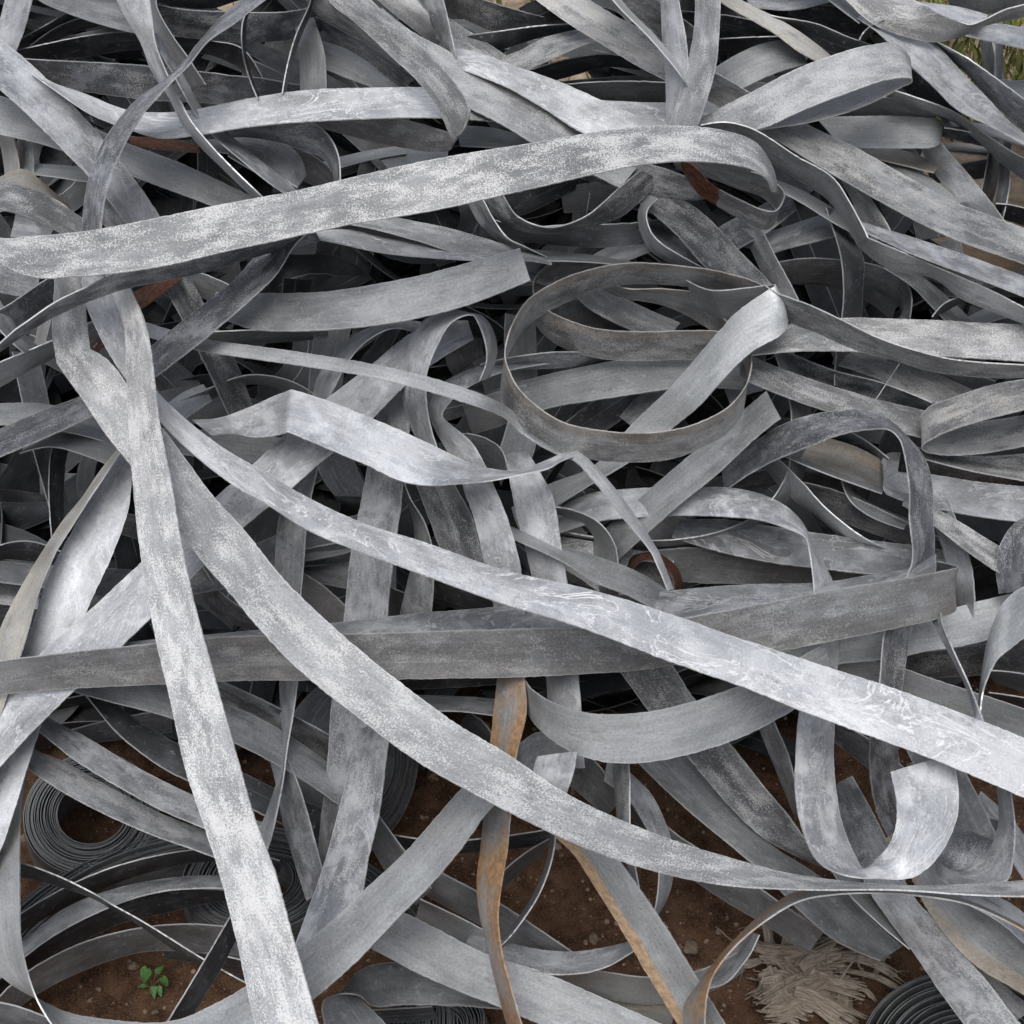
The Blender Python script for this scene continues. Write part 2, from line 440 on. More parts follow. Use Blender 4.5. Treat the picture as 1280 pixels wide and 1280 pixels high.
S('speckled strip kinked near the left edge, then sweeping in a long bow to lower right', 'Kl', [(66,310,104,310,24),(68,347,105,345,28),(65,415,109,405,32),(71,453,113,436,34),(71,453,113,436,34),(101,496,138,453,35),(133,544,172,500,36),(170,590,210,545,37),(222,660,268,622,38),(252,702,305,662,39),(292,747,345,712,39),(363,827,420,787,39),(443,894,496,851,39),(522,952,576,907,39),(590,992,635,943,39),(655,1025,700,987,39),(740,1062,770,1022,39),(829,1091,850,1055,38),(896,1105,915,1075,38),(970,1111,980,1090,38),(1020,1113,1022,1097,37),(1126,1114,1126,1107,36),(1206,1117,1206,1105,36),(1290,1119,1290,1101,36)])
S('dark narrow strip passing just under the broad speckled strip at the left', 'Bd', [(-40,468,-40,472,38),(0,432,0,440,38),(35,403,35,414,38),(66,380,66,395,38),(106,360,114,375,38),(146,342,159,360,38),(186,331,202,351,37),(266,313,266,338,35),(330,300,335,318,34),(390,280,400,300,32)])
S('long dull grey strip lying level across the middle, its right end bent back', 'Pw', [(1172,702,1172,725,24),(1185,705,1185,735,26),(1197,709,1195,762,29),(1180,713,1179,771,30),(1139,722,1139,781,31),(1060,735,1060,797,31),(975,750,975,812,31),(880,768,880,825,30),(800,783,800,838,29),(718,783,718,843,30),(630,787,630,847,30),(496,791,496,848,30),(376,793,376,850,30),(255,797,271,852,29),(150,809,150,858,29),(0,827,0,867,29),(-40,832,-40,872,29)], t=-1)
S('grey veined strip showing just above the long level grey strip, curled at its right tip', 'Vg', [(150,806,150,825,26),(255,794,255,820,26),(340,786,340,815,26),(416,778,416,810,26),(496,770,496,805,26),(580,763,580,800,26),(650,757,650,795,26),(763,745,763,785,26),(842,738,842,775,26),(940,730,940,765,25.5),(1041,728,1041,752,25.5),(1100,718,1100,745,26),(1139,711,1140,735,27.5),(1160,700,1160,724,29.5),(1170,693,1170,724,31)])
S('speckled grey-brown ring of strip standing near the centre of the heap', 'Rk', [(970,368,960,390,16),(949,354,935,378,18),(896,339,885,363,18),(856,333,848,357,18),(795,329,789,355,18),(742,337,736,366,19),(696,352,696,382,20),(659,376,663,402,22),(641,405,643,427,24),(632,430,630,457,25),(630,447,626,485,26),(634,462,630,507,27),(646,484,645,527,28),(670,507,670,545,29),(704,528,710,566,30),(742,537,750,575,30),(784,541,789,577,30),(837,537,837,573,30),(877,526,874,561,30),(912,507,909,542,29),(930,485,926,522,27),(938,461,932,496,24),(939,445,934,475,21),(930,420,925,446,17),(905,398,900,420,14)], t=-1)
S('pale plain strip slanting through the standing ring, its top doubled back', 'P', [(858,350,864,372,15,-1.6),(890,362,900,398,18,-1.6),(930,359,938,396,20,-1.6),(960,356,966,392,22.5,-1.3),(969,357,984,402,25.5,0),(957,365,980,415,26,0.6),(917,395,940,440,26),(882,435,905,472,26),(842,480,875,505,24),(790,530,835,540,19),(745,580,787,578,16),(683,607,694,634,14),(640,635,650,665,12)])
S('rust-rimmed speckled loop lying behind the standing ring', 'Rk', [(742,338,742,354,10),(776,358,770,370,12),(832,362,832,383,12),(880,370,875,404,12),(912,395,905,425,12),(930,422,915,447,13),(900,415,890,450,15),(850,414,850,449,16),(816,415,800,450,16),(747,411,740,445,16),(710,400,700,432,16),(686,388,676,414,16),(669,370,668,397,15),(669,350,672,372,14),(685,333,690,355,13),(710,326,715,345,12),(760,322,765,335,10)], t=-1)
S('thin white strip arching from left of centre past the ring to a pointed tip', 'Pl', [(140,392,145,408,26),(181,404,183,421,27),(244,422,242,436,28),(310,432,310,447,31),(390,443,385,458,33),(469,455,465,471,34),(549,475,542,492,34),(602,493,592,508,33),(631,507,629,522,28),(665,530,655,545,25),(705,555,695,568,26),(731,572,720,578,30),(763,605,752,612,31),(790,640,780,647,31),(816,681,809,683,31),(830,710,824,712,31),(841,737,835,738,30)], tilt=0.2)
S('bright cloudy strip with a sharp crease, its dark back half behind the crease', 'Bl', [(240,525,265,545,24),(275,522,290,543,26),(310,509,315,547,28),(340,496,340,546,30),(365,487,360,541,33),(365,487,360,541,33),(416,504,405,560,33),(469,525,455,580,33),(512,544,500,601,33),(549,562,535,607,33),(589,581,575,604,33),(623,588,610,600,32),(650,588,650,592,32),(680,577,685,585,31),(705,567,700,577,30),(735,560,730,566,26)])
S('blue-white clouded strip running straight from centre down to the left edge', 'Bl', [(585,400,592,424,18),(560,402,565,440,20),(517,416,540,457,22),(469,453,501,487,24),(408,500,452,536,25),(360,540,400,578,26),(315,581,363,611,26),(271,620,310,655,26),(222,664,255,708,26),(175,705,210,752,26),(114,763,154,806,26),(50,818,93,862,25),(5,862,48,907,25),(-45,915,0,960,24),(-90,965,-45,1010,24)])
S('blue-grey strip bent over in a tight arch left of the ring', 'B', [(521,548,546,560,24),(512,525,537,530,25),(504,490,532,490,26),(506,459,533,466,27),(517,419,546,432,28),(536,396,560,407,29),(568,386,578,394,29),(592,389,592,392,28),(606,396,600,408,26),(618,416,606,430,24),(621,440,607,450,22),(612,470,598,475,20)])
S('pale plain strip with a square cut end lying above the ring', 'P', [(270,365,262,395,24),(295,368,290,404,26),(323,367,315,412,28),(363,367,363,414,30),(416,365,416,412,31),(496,351,490,403,32),(576,331,585,381,32),(650,310,663,351,32)])
S('blue-grey strip climbing from the left edge to under the broad speckled strip', 'Bd', [(395,265,420,270,30),(345,297,372,303,31),(319,323,345,343,32),(292,352,312,374,32),(252,382,275,406,32),(212,414,235,440,31),(186,435,194,472,29),(150,460,160,492,26),(110,490,118,518,24),(53,514,66,544,22),(0,538,0,572,22),(-40,555,-40,590,22)], t=1)
S('light grey doubled strip with a rounded right end at upper right', 'K', [(860,158,900,175,26),(938,117,955,160,27),(993,88,1000,139,28),(1046,68,1060,116,29),(1086,57,1105,101,29),(1124,56,1137,98,28),(1139,75,1139,103,26.5),(1122,80,1128,108,25),(1095,88,1100,123,24),(1060,95,1073,135,24),(1000,118,1009,153,24),(950,140,950,163,24),(900,160,900,180,22)])
S('dark folded strip with a sharp knee, running to the right edge', 'Pd', [(876,157,876,163,28),(910,153,918,170,29),(940,161,942,184,29),(993,194,975,210,28),(1046,226,1034,248,27),(1062,250,1046,262,27),(1085,297,1072,308,27),(1085,297,1072,308,27),(1130,316,1110,336,25),(1168,332,1166,348,24),(1232,360,1205,375,23),(1285,389,1285,407,22)])
S('broad sandy-speckled strip slanting down to the right edge below the doubled strip', 'Kt', [(985,140,935,155,20),(1006,154,960,170,21),(1073,186,1035,215,22),(1126,218,1099,252,22),(1179,247,1152,279,22),(1232,268,1206,303,22),(1290,290,1285,331,22)])
S('white-veined strip sagging level across the top left, behind the curled strip', 'V', [(40,85,40,92,20),(64,101,68,112,22),(106,117,112,143,23),(159,138,159,162,24),(199,141,199,173,25),(239,138,239,170,25),(310,125,310,159,25),(390,113,390,151,25),(456,110,469,147,25),(549,110,549,148,24),(620,115,620,152,20),(700,123,700,157,18),(763,127,763,160,18),(832,129,832,162,18),(900,126,900,160,18),(960,120,960,150,16)])
S('broad speckled strip at top curling under itself like a tongue', 'K', [(385,-25,445,-25,27),(411,0,464,0,28),(453,37,500,32,29),(496,77,540,70,30),(522,101,567,100,31),(544,130,584,128,31),(560,162,587,145,30),(565,183,575,168,27),(550,191,560,165,22),(496,183,510,150,19),(443,170,450,142,17),(395,158,400,135,15),(350,150,355,130,13)])
S('speckled strip beside the curled tongue, diving beneath the broad speckled strip', 'K', [(478,10,450,30,20),(520,42,495,75,22),(565,66,530,105,22),(602,93,575,130,22),(650,117,629,157,22),(696,141,662,177,22),(745,172,715,205,20),(800,205,775,235,18)])
S('twisted dark strip rising in an S from the speckled strip to the top edge', 'Bd', [(330,-30,360,-20,30),(297,3,330,2,31),(271,27,292,30,32),(246,57,259,53,33),(231,78,236,82,33.5),(207,101,220,97,33.5),(173,125,196,122,33),(149,149,174,148,32),(127,181,152,186,30),(114,212,139,222,31),(105,255,130,258,31),(102,292,127,290,31),(102,330,127,330,29)], t=1)
S('broad grey strip with white clouds slanting in from the top left edge', 'B', [(-30,25,-30,85,22),(35,77,8,120,22),(74,114,40,149,22),(114,157,77,186,22),(150,202,112,222,22),(200,271,159,280,20),(225,310,185,320,16)])
S('arched blue-grey strip at right whose pale end hangs straight down', 'Bd', [(900,580,905,615,16),(940,554,940,591,18),(972,533,975,573,22),(1006,520,1009,560,24),(1046,514,1052,544,26),(1083,514,1089,538,27),(1110,525,1110,538,28),(1133,547,1124,550,28),(1152,570,1131,572,28),(1163,600,1137,610,28),(1166,650,1138,650,28),(1167,695,1142,700,26),(1156,745,1124,742,24.5),(1140,785,1107,785,25),(1128,864,1099,856,24),(1123,936,1087,925,19),(1126,958,1087,966,15),(1135,1010,1097,1020,11),(1155,1045,1115,1055,10)], t=1)
S('blue-white strip coming over from behind, down and round into a big hook', 'Bl', [(690,640,700,665,14),(736,617,745,652,16),(789,611,789,648,18),(869,609,869,645,19),(922,611,922,647,20),(956,620,950,650,21),(985,636,985,661,22),(1003,656,1006,671,23),(1016,686,1012,690,24),(1028,705,1016,715,24),(1040,728,1018,740,24),(1048,770,1015,770,22),(1048,805,1009,806,22),(1046,860,1003,860,22),(1043,915,996,910,24),(1042,945,994,945,26),(1046,993,994,993,27),(1054,1033,1004,1041,28),(1067,1067,1025,1080,29),(1080,1088,1057,1096,30),(1098,1074,1100,1101,31,0.6),(1113,1053,1140,1097,32,0.3),(1120,1025,1175,1068,33,0),(1120,1000,1197,1020,33,-0.3),(1113,965,1191,942,33,-0.3)])
S('plain grey strip hanging in a deep U right of the orange rusty strip', 'P', [(650,838,652,870,18),(655,850,658,885,24),(665,863,670,905,29),(691,878,695,927,31),(731,890,735,947,32),(779,892,785,954,32),(829,886,840,948,32),(882,872,890,935,31),(922,858,935,918,30),(975,835,995,885,28),(1030,805,1050,850,25)], t=-1, tilt=0.22)
S('orange rust-stained strip hanging upright in the lower centre', 'R', [(622,800,652,800,22),(621,848,656,848,24),(618,890,659,888,25),(612,950,645,950,26),(607,1004,638,1010,27),(602,1060,633,1067,28),(597,1100,627,1102,28),(599,1140,622,1145,28),(610,1192,627,1190,28),(622,1240,642,1240,28),(640,1300,660,1300,28)])
S('grey strip looping up from the bottom left corner and climbing to the right', 'P', [(650,975,625,945,28),(606,1020,578,985,30),(585,1050,549,1017,31),(545,1100,507,1065,32),(492,1155,453,1115,32),(450,1198,416,1150,32),(405,1238,374,1184,32),(345,1280,320,1225,31),(285,1310,270,1255,30),(215,1335,212,1277,28),(130,1322,133,1275,27),(78,1296,82,1267,26),(50,1258,46,1250,26),(35,1218,8,1226,26),(27,1180,-12,1203,25),(24,1126,-20,1135,23),(25,1040,-16,1040,17),(32,975,-8,950,12)])
S('tan-edged grey strip slanting over bare soil to the bottom edge', 'Ta', [(660,1000,720,1005,26),(694,1044,745,1040,27),(718,1068,773,1075,28),(747,1113,800,1113,28),(781,1168,834,1163,28),(816,1227,869,1219,28),(848,1282,905,1278,28),(880,1340,940,1330,28)])
S('thin orange-brown strip arching at lower right from the bottom edge', 'R', [(856,1320,886,1320,31),(854,1280,882,1280,32),(855,1256,884,1250,33),(869,1235,889,1228,33),(890,1206,901,1206,33),(922,1171,928,1175,33),(955,1140,962,1148,33),(998,1115,1001,1126,33),(1046,1112,1046,1118,33),(1100,1114,1100,1116,33),(1142,1114,1140,1118,32),(1206,1124,1205,1128,32),(1250,1142,1248,1146,31),(1300,1168,1298,1174,30)])
S('pale curved strip sweeping in from the right edge to a point', 'P', [(1310,722,1310,790,32),(1280,733,1280,798,33),(1257,750,1262,812,34),(1241,780,1246,826,34),(1231,819,1234,850,34),(1227,860,1229,868,34),(1225,897,1226,896,33)])
S('speckled strip bent into a hairpin at the right edge, dark outside and pale inside', 'Kt', [(1290,473,1290,510,24),(1232,483,1232,524,24),(1192,496,1185,539,24),(1160,509,1158,553,23),(1148,525,1153,559,22),(1156,532,1158,564,20),(1175,535,1172,567,18),(1206,531,1206,568,17),(1245,525,1245,564,17),(1290,518,1290,556,17)])

# ================================================================== upper right
S('mottled strip twisting at its tip in the top right corner', 'Kt', [(1035,-15,1120,-20,22),(1057,0,1142,0,22),(1089,29,1160,9,22),(1139,48,1179,19,22),(1174,53,1200,27,22),(1206,45,1214,30,22),(1226,34,1231,23,22),(1250,27,1250,13,22),(1285,19,1285,3,22)])
S('grey mottled strip running below the twisted tip toward the right edge', 'B', [(1085,10,1072,22,18),(1105,25,1094,37,19),(1166,53,1134,78,19),(1206,93,1166,107,19),(1230,117,1195,136,19),(1258,148,1240,160,19),(1285,172,1285,185,18)])
S('dark scratched strip sloping to the right edge beneath the twisted tip', 'Bd', [(1160,45,1158,48,16),(1206,72,1206,92,17),(1253,104,1253,140,17),(1285,128,1285,168,17)])
S('light blue-grey strip level at the top right edge before the grass', 'B', [(1205,35,1195,40,14),(1237,29,1228,49,14),(1285,33,1285,63,14)])
S('short whitish strip just above the twisted tip', 'V', [(1140,2,1150,12,16),(1165,5,1180,19,16),(1200,10,1208,28,16),(1235,20,1228,31,16)])
S('plain grey strip crossing the very top right corner', 'Pd', [(1180,-14,1190,14,10),(1232,-14,1232,18,10),(1290,-25,1290,2,10)])
S('upright dull strip like a post before the grass, left one of a pair', 'B', [(1223,35,1236,35,5),(1226,60,1242,60,5),(1230,95,1244,95,4),(1234,125,1247,125,3)])
S('upright dull strip like a post before the grass, right one of a pair', 'Bd', [(1242,40,1252,42,3),(1243,70,1254,72,3),(1245,103,1256,104,3),(1247,130,1258,130,2)])
S('plain strip stub at the right edge below the grass', 'P', [(1235,96,1240,118,6),(1262,100,1262,124,6),(1292,100,1292,128,6)])
S('smooth grey strip with a rounded right end under the doubled strip', 'P', [(1020,147,1050,182,12),(1080,145,1085,185,13),(1140,146,1140,186,13),(1172,149,1165,185,13),(1178,153,1174,180,11),(1165,160,1165,180,9)])
S('dark short strip right of the rounded smooth strip', 'Bd', [(1160,152,1160,165,7),(1190,157,1190,172,7),(1240,168,1240,184,7)])
S('mottled grey strip slanting steeply down right of the rounded smooth strip', 'B', [(1165,150,1140,165,9),(1174,173,1152,188,9),(1206,212,1171,220,9),(1232,244,1195,250,10),(1256,278,1225,285,10)])
S('thin light-edged strip curving from the doubled strip end to the right edge', 'Pd', [(1110,112,1108,119,15),(1142,122,1142,133,15),(1195,141,1193,152,15),(1232,166,1226,178,15),(1262,186,1255,206,15),(1292,203,1290,232,15)])
S('pale strip level near the right edge below the scratched dark one', 'P', [(1180,149,1180,161,12),(1232,157,1232,170,12),(1290,171,1290,185,12)])
S('near-black upright strip among the sandy gaps at right', 'D', [(1234,162,1250,168,6),(1235,190,1250,193,6),(1233,212,1248,222,6),(1228,238,1241,250,6),(1220,262,1232,272,4)])
S('pale bent upright strip beside the near-black upright one', 'B', [(1251,172,1262,174,8),(1250,193,1263,198,8),(1250,218,1262,224,8),(1244,248,1257,255,8),(1238,275,1250,282,6)])
S('dark level stub at the right edge above the sandy-speckled strip', 'D', [(1245,254,1245,270,8),(1268,256,1268,277,8),(1292,262,1292,285,8)])
S('light rounded strip peeking above the sandy-speckled strip', 'P', [(1070,195,1060,215,10),(1099,202,1090,225,10),(1142,211,1130,235,10),(1171,228,1160,255,10),(1200,254,1185,275,10)])
S('brown-stained strip under the rounded smooth strip', 'T', [(1060,180,1055,195,8),(1100,184,1095,200,8),(1140,193,1135,208,8),(1175,207,1168,215,8)])
S('brownish strip lying in the sandy gap at far right', 'T', [(1180,178,1180,190,4),(1210,180,1212,194,4),(1242,184,1242,197,4)])
S('plain dull strip lying lowest in the sandy gap at far right', 'Pd', [(1160,213,1162,230,3),(1200,206,1202,226,3),(1245,198,1246,220,3)])
S('pale strip leaving the knee of the dark folded strip to the right edge', 'B', [(1072,276,1078,290,24),(1095,283,1100,300,24.5),(1150,299,1140,318,25.5),(1200,317,1192,338,25),(1245,334,1238,355,24.5),(1290,350,1290,374,24)])
S('near-black strip dropping upright behind the ring and the knee', 'D', [(1032,260,1046,262,14),(1040,285,1058,290,14),(1049,315,1078,320,15),(1054,360,1079,360,15),(1052,398,1077,400,14),(1045,440,1068,440,13),(1043,482,1064,486,12)])
S('short speckled strip tucked into the knee of the dark folded strip', 'K', [(1045,215,1075,225,19),(1062,245,1092,252,19),(1078,275,1108,276,19),(1092,300,1118,296,19)])
S('light grey strip level behind the rusty strip end', 'Vg', [(940,297,950,322,10),(985,282,990,310,10),(1030,267,1040,297,10),(1075,255,1080,285,9)], t=1)
S('thin pale strip under the bend of the dark folded strip', 'P', [(960,222,965,234,14),(1000,236,1000,252,15),(1054,268,1050,284,15),(1085,290,1080,300,12)])
S('pale strip dropping to the folded top of the ring strip', 'K', [(925,285,955,290,13),(938,310,968,318,13),(955,345,985,350,13),(970,375,1000,380,13)])
S('dark loop of strip right of the near-black upright strip', 'Pd', [(960,330,960,360,7),(1010,322,1010,352,7),(1060,325,1060,355,7),(1105,335,1100,368,8),(1130,350,1124,385,9),(1139,368,1126,395,10),(1137,398,1118,402,10)])
S('dull inner strip curving inside the dark loop at right', 'Pd', [(975,336,975,356,4),(1040,337,1040,360,4),(1090,352,1085,377,4),(1122,375,1115,400,4)])
S('grey strip between the dark loop and the dark folded strip', 'K', [(1110,325,1105,335,12),(1150,343,1140,358,12),(1184,371,1165,385,12),(1218,405,1190,412,12)])
S('small dark arc poking from under the dark folded strip at the right', 'D', [(1165,396,1168,401,15),(1180,380,1184,388,16),(1205,370,1207,377,17),(1240,360,1245,370,17),(1290,357,1290,371,17)])
S('pale patch of strip above the white speckled level strip at right', 'P', [(1205,400,1215,412,10),(1235,385,1250,400,10),(1262,380,1275,395,10)])
S('white-speckled strip lying level right of the ring', 'Kl', [(925,418,925,445,20),(980,406,985,440,20),(1054,398,1054,440,20),(1126,399,1126,442,20),(1206,403,1206,447,20),(1290,407,1290,452,20)])
S('dark speckled strip sweeping right from the top of the ring', 'Kd', [(955,355,965,385,23),(972,366,985,400,24),(1010,380,1020,416,25),(1049,398,1067,437,26),(1099,422,1115,450,26),(1166,443,1168,465,26),(1206,451,1232,472,26),(1290,458,1290,472,26)])
S('grey speckled strip below the white-speckled level one, running into the hairpin', 'K', [(925,440,925,472,17),(1012,475,1010,506,18),(1073,493,1073,525,18),(1155,513,1150,547,17),(1200,525,1195,560,13)])
S('dark bluish strip beneath the dark speckled sweep', 'Bd', [(985,440,975,462,13),(1040,462,1030,488,13),(1100,478,1095,503,13),(1165,505,1160,525,13)])
S('mottled sandy strip left of the hairpin', 'Kt', [(1050,430,1040,455,12),(1100,440,1090,472,12),(1150,458,1140,494,12),(1215,488,1200,512,12)])
S('dark strip just above the hairpin', 'Pd', [(1110,447,1105,458,10),(1160,452,1155,477,10),(1245,476,1240,494,10)])
S('brown-grey strip right under the hairpin', 'Kt', [(1150,556,1150,573,15),(1200,570,1205,588,15),(1290,582,1290,603,15)])
S('dark strip under the pale lower half of the hairpin', 'Kd', [(1130,555,1130,575,12),(1180,567,1170,592,13),(1240,570,1235,605,13),(1290,566,1290,600,12)])
S('broad pale-veined strip with a curled left end at the right edge', 'Vg', [(1126,566,1122,590,14),(1108,568,1106,600,15),(1102,580,1106,614,16),(1120,590,1120,622,17),(1163,594,1160,633,17),(1220,602,1220,645,17),(1290,608,1290,654,17)], t=1)
S('dark curved strip passing right behind the ring and down under the arch', 'Pd', [(966,435,988,435,14),(975,460,997,455,14),(987,500,1010,495,14),(990,520,1013,525,14),(989,560,1010,565,15),(985,590,1002,600,15),(967,621,982,631,15),(940,645,952,656,14),(896,664,900,676,13),(842,674,842,688,13),(771,674,771,684,13),(700,664,700,671,12)])
S('tan strip under the arched blue-grey strip', 'T', [(985,540,975,565,13),(1030,548,1015,578,14),(1070,560,1060,595,15),(1110,580,1105,610,14)])
S('thin white strip along the lower edge of the tan strip', 'P', [(975,562,973,568,15),(1009,576,1008,583,17),(1060,594,1058,602,17),(1105,609,1102,618,16)])
S('dark strip between the arch and the tan strip', 'D', [(1040,530,1030,548,12),(1080,548,1070,566,12),(1112,572,1104,588,12)])
S('mottled dark strip below the thin white strip under the arch', 'Bd', [(995,588,995,612,9),(1045,592,1045,618,9),(1080,600,1080,620,8)])
S('small pale crescent strip left of the hanging end of the arch', 'P', [(1055,597,1053,601,14),(1068,614,1062,623,15),(1095,631,1085,643,15),(1137,648,1130,662,15)])
S('dark speckled strip crossing behind the hanging end of the arch', 'Kd', [(990,600,985,618,12),(1040,612,1030,640,13),(1080,628,1065,657,14),(1138,655,1130,680,14),(1180,675,1170,700,12)])
S('pale narrow strip slanting down left of the arch', 'P', [(955,560,945,572,14),(977,578,960,588,15),(1004,605,985,617,16),(1035,638,1018,642,16),(1081,672,1056,673,16),(1130,690,1110,697,13)])
S('veined grey strip level above the bent-back right end of the long grey strip', 'Vg', [(850,652,840,672,13),(900,650,890,687,14),(960,658,955,701,15),(1030,668,1030,711,16),(1090,676,1090,718,17),(1150,683,1150,717,17),(1200,690,1200,720,15)])
S('dark plain strip level right of the rusty curl', 'Pd', [(800,690,800,722,10),(870,684,870,728,11),(940,694,940,731,11),(1010,708,1010,737,11),(1080,720,1080,742,11)])
S('bent grey strip right of the hanging end of the arch', 'Vg', [(1160,630,1185,625,16),(1172,665,1203,672,18),(1182,700,1214,708,19),(1190,735,1217,745,19),(1195,775,1217,785,17)])
S('cream speckled strip slanting to the right below the pale-veined strip', 'Kl', [(1130,612,1128,632,18),(1171,637,1168,656,21),(1206,657,1203,683,22),(1250,684,1246,713,22),(1290,705,1285,735,20)])
S('blue-grey rounded strip end at the right edge below the cream speckled strip', 'Bd', [(1295,640,1302,662,22),(1268,654,1290,680,24),(1251,680,1286,698,25),(1246,708,1284,714,25),(1250,742,1286,738,24)], t=1)
S('plain light strip right of the bent-back end, running to the right edge', 'P', [(960,815,975,850,18),(1048,792,1048,830,19),(1105,780,1105,824,20),(1160,770,1165,812,20),(1200,758,1200,808,20),(1256,744,1256,795,20),(1300,735,1300,785,20)])
S('dark speckled strip level below the plain light strip at right', 'Kd', [(1118,815,1112,842,12),(1160,813,1160,847,14),(1220,806,1220,845,14),(1290,793,1290,840,14)])
S('plain grey strip almost hidden above the white-veined diagonal at right', 'P', [(1020,815,1000,850,15),(1105,828,1090,870,17),(1179,852,1165,900,18),(1230,869,1220,915,18),(1290,890,1285,935,18)], t=-1)
S('dark stub at the right edge above the plain hidden strip', 'D', [(1236,864,1236,880,13),(1262,868,1262,884,13),(1292,874,1292,890,13)])
S('grey stub at the right edge over the small brown gap', 'Pd', [(1232,838,1242,850,15),(1262,840,1264,858,15),(1292,845,1292,868,15)])
S('narrow pointed strip dropping from the bent-back end to the white diagonal', 'B', [(1162,762,1176,760,24),(1166,777,1177,775,28),(1183,812,1190,808,33),(1207,860,1213,858,35),(1221,898,1231,902,38.5)])

# ================================================================== top middle and top left
S('dark strip with light rim sloping under the doubled strip', 'D', [(940,12,945,35,15),(969,19,975,42,16),(1020,29,1015,58,16),(1060,46,1045,68,16),(1095,58,1080,75,14)])
S('yellow-edged strip sloping down at the top, right of the upright pale arc', 'Ty', [(890,-20,880,-12,19),(925,0,905,4,20),(975,24,962,36,20),(1014,50,1000,66,20),(1045,75,1030,82,18)])
S('smooth pale strip bent over above the doubled strip', 'P', [(880,95,900,130,16),(915,72,930,110,18),(945,58,955,97,18),(978,52,985,86,18),(1000,58,1009,80,17),(1008,72,1006,86,14)])
S('dark level strip behind the upright pale arc', 'D', [(850,14,850,38,10),(920,20,920,50,10),(985,38,990,58,10)])
S('black level strip under the dark one behind the pale arc', 'D', [(870,50,870,68,8),(930,48,930,66,8),(975,46,975,60,8)])
S('blue-grey strip along the top edge right of the yellow-edged one', 'B', [(930,-12,935,9,12),(985,-8,990,13,12),(1040,-20,1045,0,12)])
S('dark strip under the blue-grey one at the top edge', 'D', [(985,12,985,36,9),(1030,6,1040,38,9),(1085,20,1090,46,9)])
S('dark narrow strip beside the mottled twisting strip at top', 'Bd', [(1015,-20,1040,-25,17),(1045,5,1065,0,18),(1075,28,1092,22,18)])
S('small dark curl of strip above the end of the doubled strip', 'D', [(1073,49,1080,53,17),(1082,36,1091,41,18),(1106,23,1103,33,20)])
S('dark strip right of the rounded end of the doubled strip', 'D', [(1125,80,1118,102,12),(1160,100,1148,126,12),(1200,140,1185,152,12)])
S('dull strip wedge between the doubled strip and the rounded smooth strip', 'Pd', [(1060,125,1050,143,11),(1110,122,1108,143,11),(1175,140,1165,150,11)])
S('large chalky strip slanting from the top edge behind the pale arc', 'Kt', [(640,-30,700,-25,20),(670,0,736,0,21),(710,29,770,20,22),(744,50,800,36,22),(789,77,835,58,22),(832,100,880,83,22),(885,126,938,117,20),(930,150,980,140,16)])
S('dark upright strip left of the pale arc at the top', 'B', [(824,-30,846,-30,25),(827,0,849,0,25),(829,53,857,50,25),(832,95,859,90,25),(833,130,855,135,24),(833,160,850,165,20)])
S('pale upright strip curving down from the top edge to the broad speckled strip', 'K', [(868,-30,899,-30,28),(870,0,900,0,28),(868,40,898,48,29),(858,88,893,88,29),(848,120,882,127,29),(835,160,870,162,28),(825,190,858,195,24)])
S('thin pale strip slanting to the foot of the pale upright arc', 'P', [(750,-25,760,-28,27),(767,0,776,0,27),(811,48,818,45,27),(853,99,857,91,27),(870,125,873,118,22)])
S('dark mottled strip at the top between chalky strip and dark upright', 'Kd', [(740,-30,760,-40,14),(770,0,800,-15,14),(800,25,830,5,14),(850,60,875,40,12)])
S('light strip crossing under the large chalky strip, left side', 'K', [(600,80,620,102,14),(645,66,655,88,16),(683,47,700,68,17),(723,38,740,51,17),(770,25,785,38,14)])
S('dark strip just above the light strip left of the chalky one', 'D', [(580,45,590,75,12),(630,38,632,60,14),(675,31,672,47,14),(722,28,722,36,14)])
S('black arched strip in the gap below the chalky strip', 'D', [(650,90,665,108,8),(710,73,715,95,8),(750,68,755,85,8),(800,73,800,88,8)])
S('dark level strip behind the foot of the dark upright strip', 'Pd', [(690,108,700,125,9),(735,104,745,125,10),(790,102,790,128,10),(850,104,850,128,10)])
S('dark speckled strip at the top right of the curled tongue', 'Kd', [(560,-15,555,10,10),(600,-2,590,28,11),(630,7,620,40,12),(680,20,680,45,11)])
S('narrow bent strip hanging from the top beside the curled tongue', 'B', [(500,-30,548,-30,20),(525,0,554,0,20),(540,30,560,28,20),(552,58,567,62,20),(560,90,575,95,16)])
S('pale speckled strip behind the narrow bent one at the top', 'K', [(455,-20,520,-30,17),(472,0,536,0,17),(514,35,545,20,17),(546,57,562,45,16)])
S('speckled strip right of the narrow bent strip', 'K', [(540,10,545,48,15),(575,33,570,66,15),(610,55,600,88,15),(640,75,635,98,14)])
S('smooth bluish strip running down to the crest of the broad speckled strip', 'V', [(555,58,550,80,19),(600,66,595,94,20),(650,85,635,110,21),(700,104,680,136,21),(760,130,730,166,21),(830,158,800,187,19)])
S('dark speckled strip bulging below the broad speckled strip', 'Kd', [(720,190,700,217,16),(790,200,760,232,16),(850,218,805,246,16),(905,245,860,252,15)])
S('narrow pale strip along the left side of the curled tongue', 'K', [(375,-15,398,-20,23),(392,13,412,2,24),(437,40,453,36,24),(480,69,483,65,24),(500,84,500,81,23)])
S('dark blotched strip under the left side of the curled tongue', 'Bd', [(395,20,400,34,17),(440,45,428,58,18),(480,70,463,80,18),(520,98,503,112,18)])
S('grey strip behind the blotched one left of the tongue', 'P', [(390,48,390,82,13),(437,64,430,97,14),(496,100,475,114,14),(530,120,510,140,12)])
S('pale upright bent strip above the sagging veined strip', 'P', [(366,25,392,22,14),(372,46,398,42,18),(375,74,405,68,19),(375,112,407,112,19),(372,140,404,140,17)])
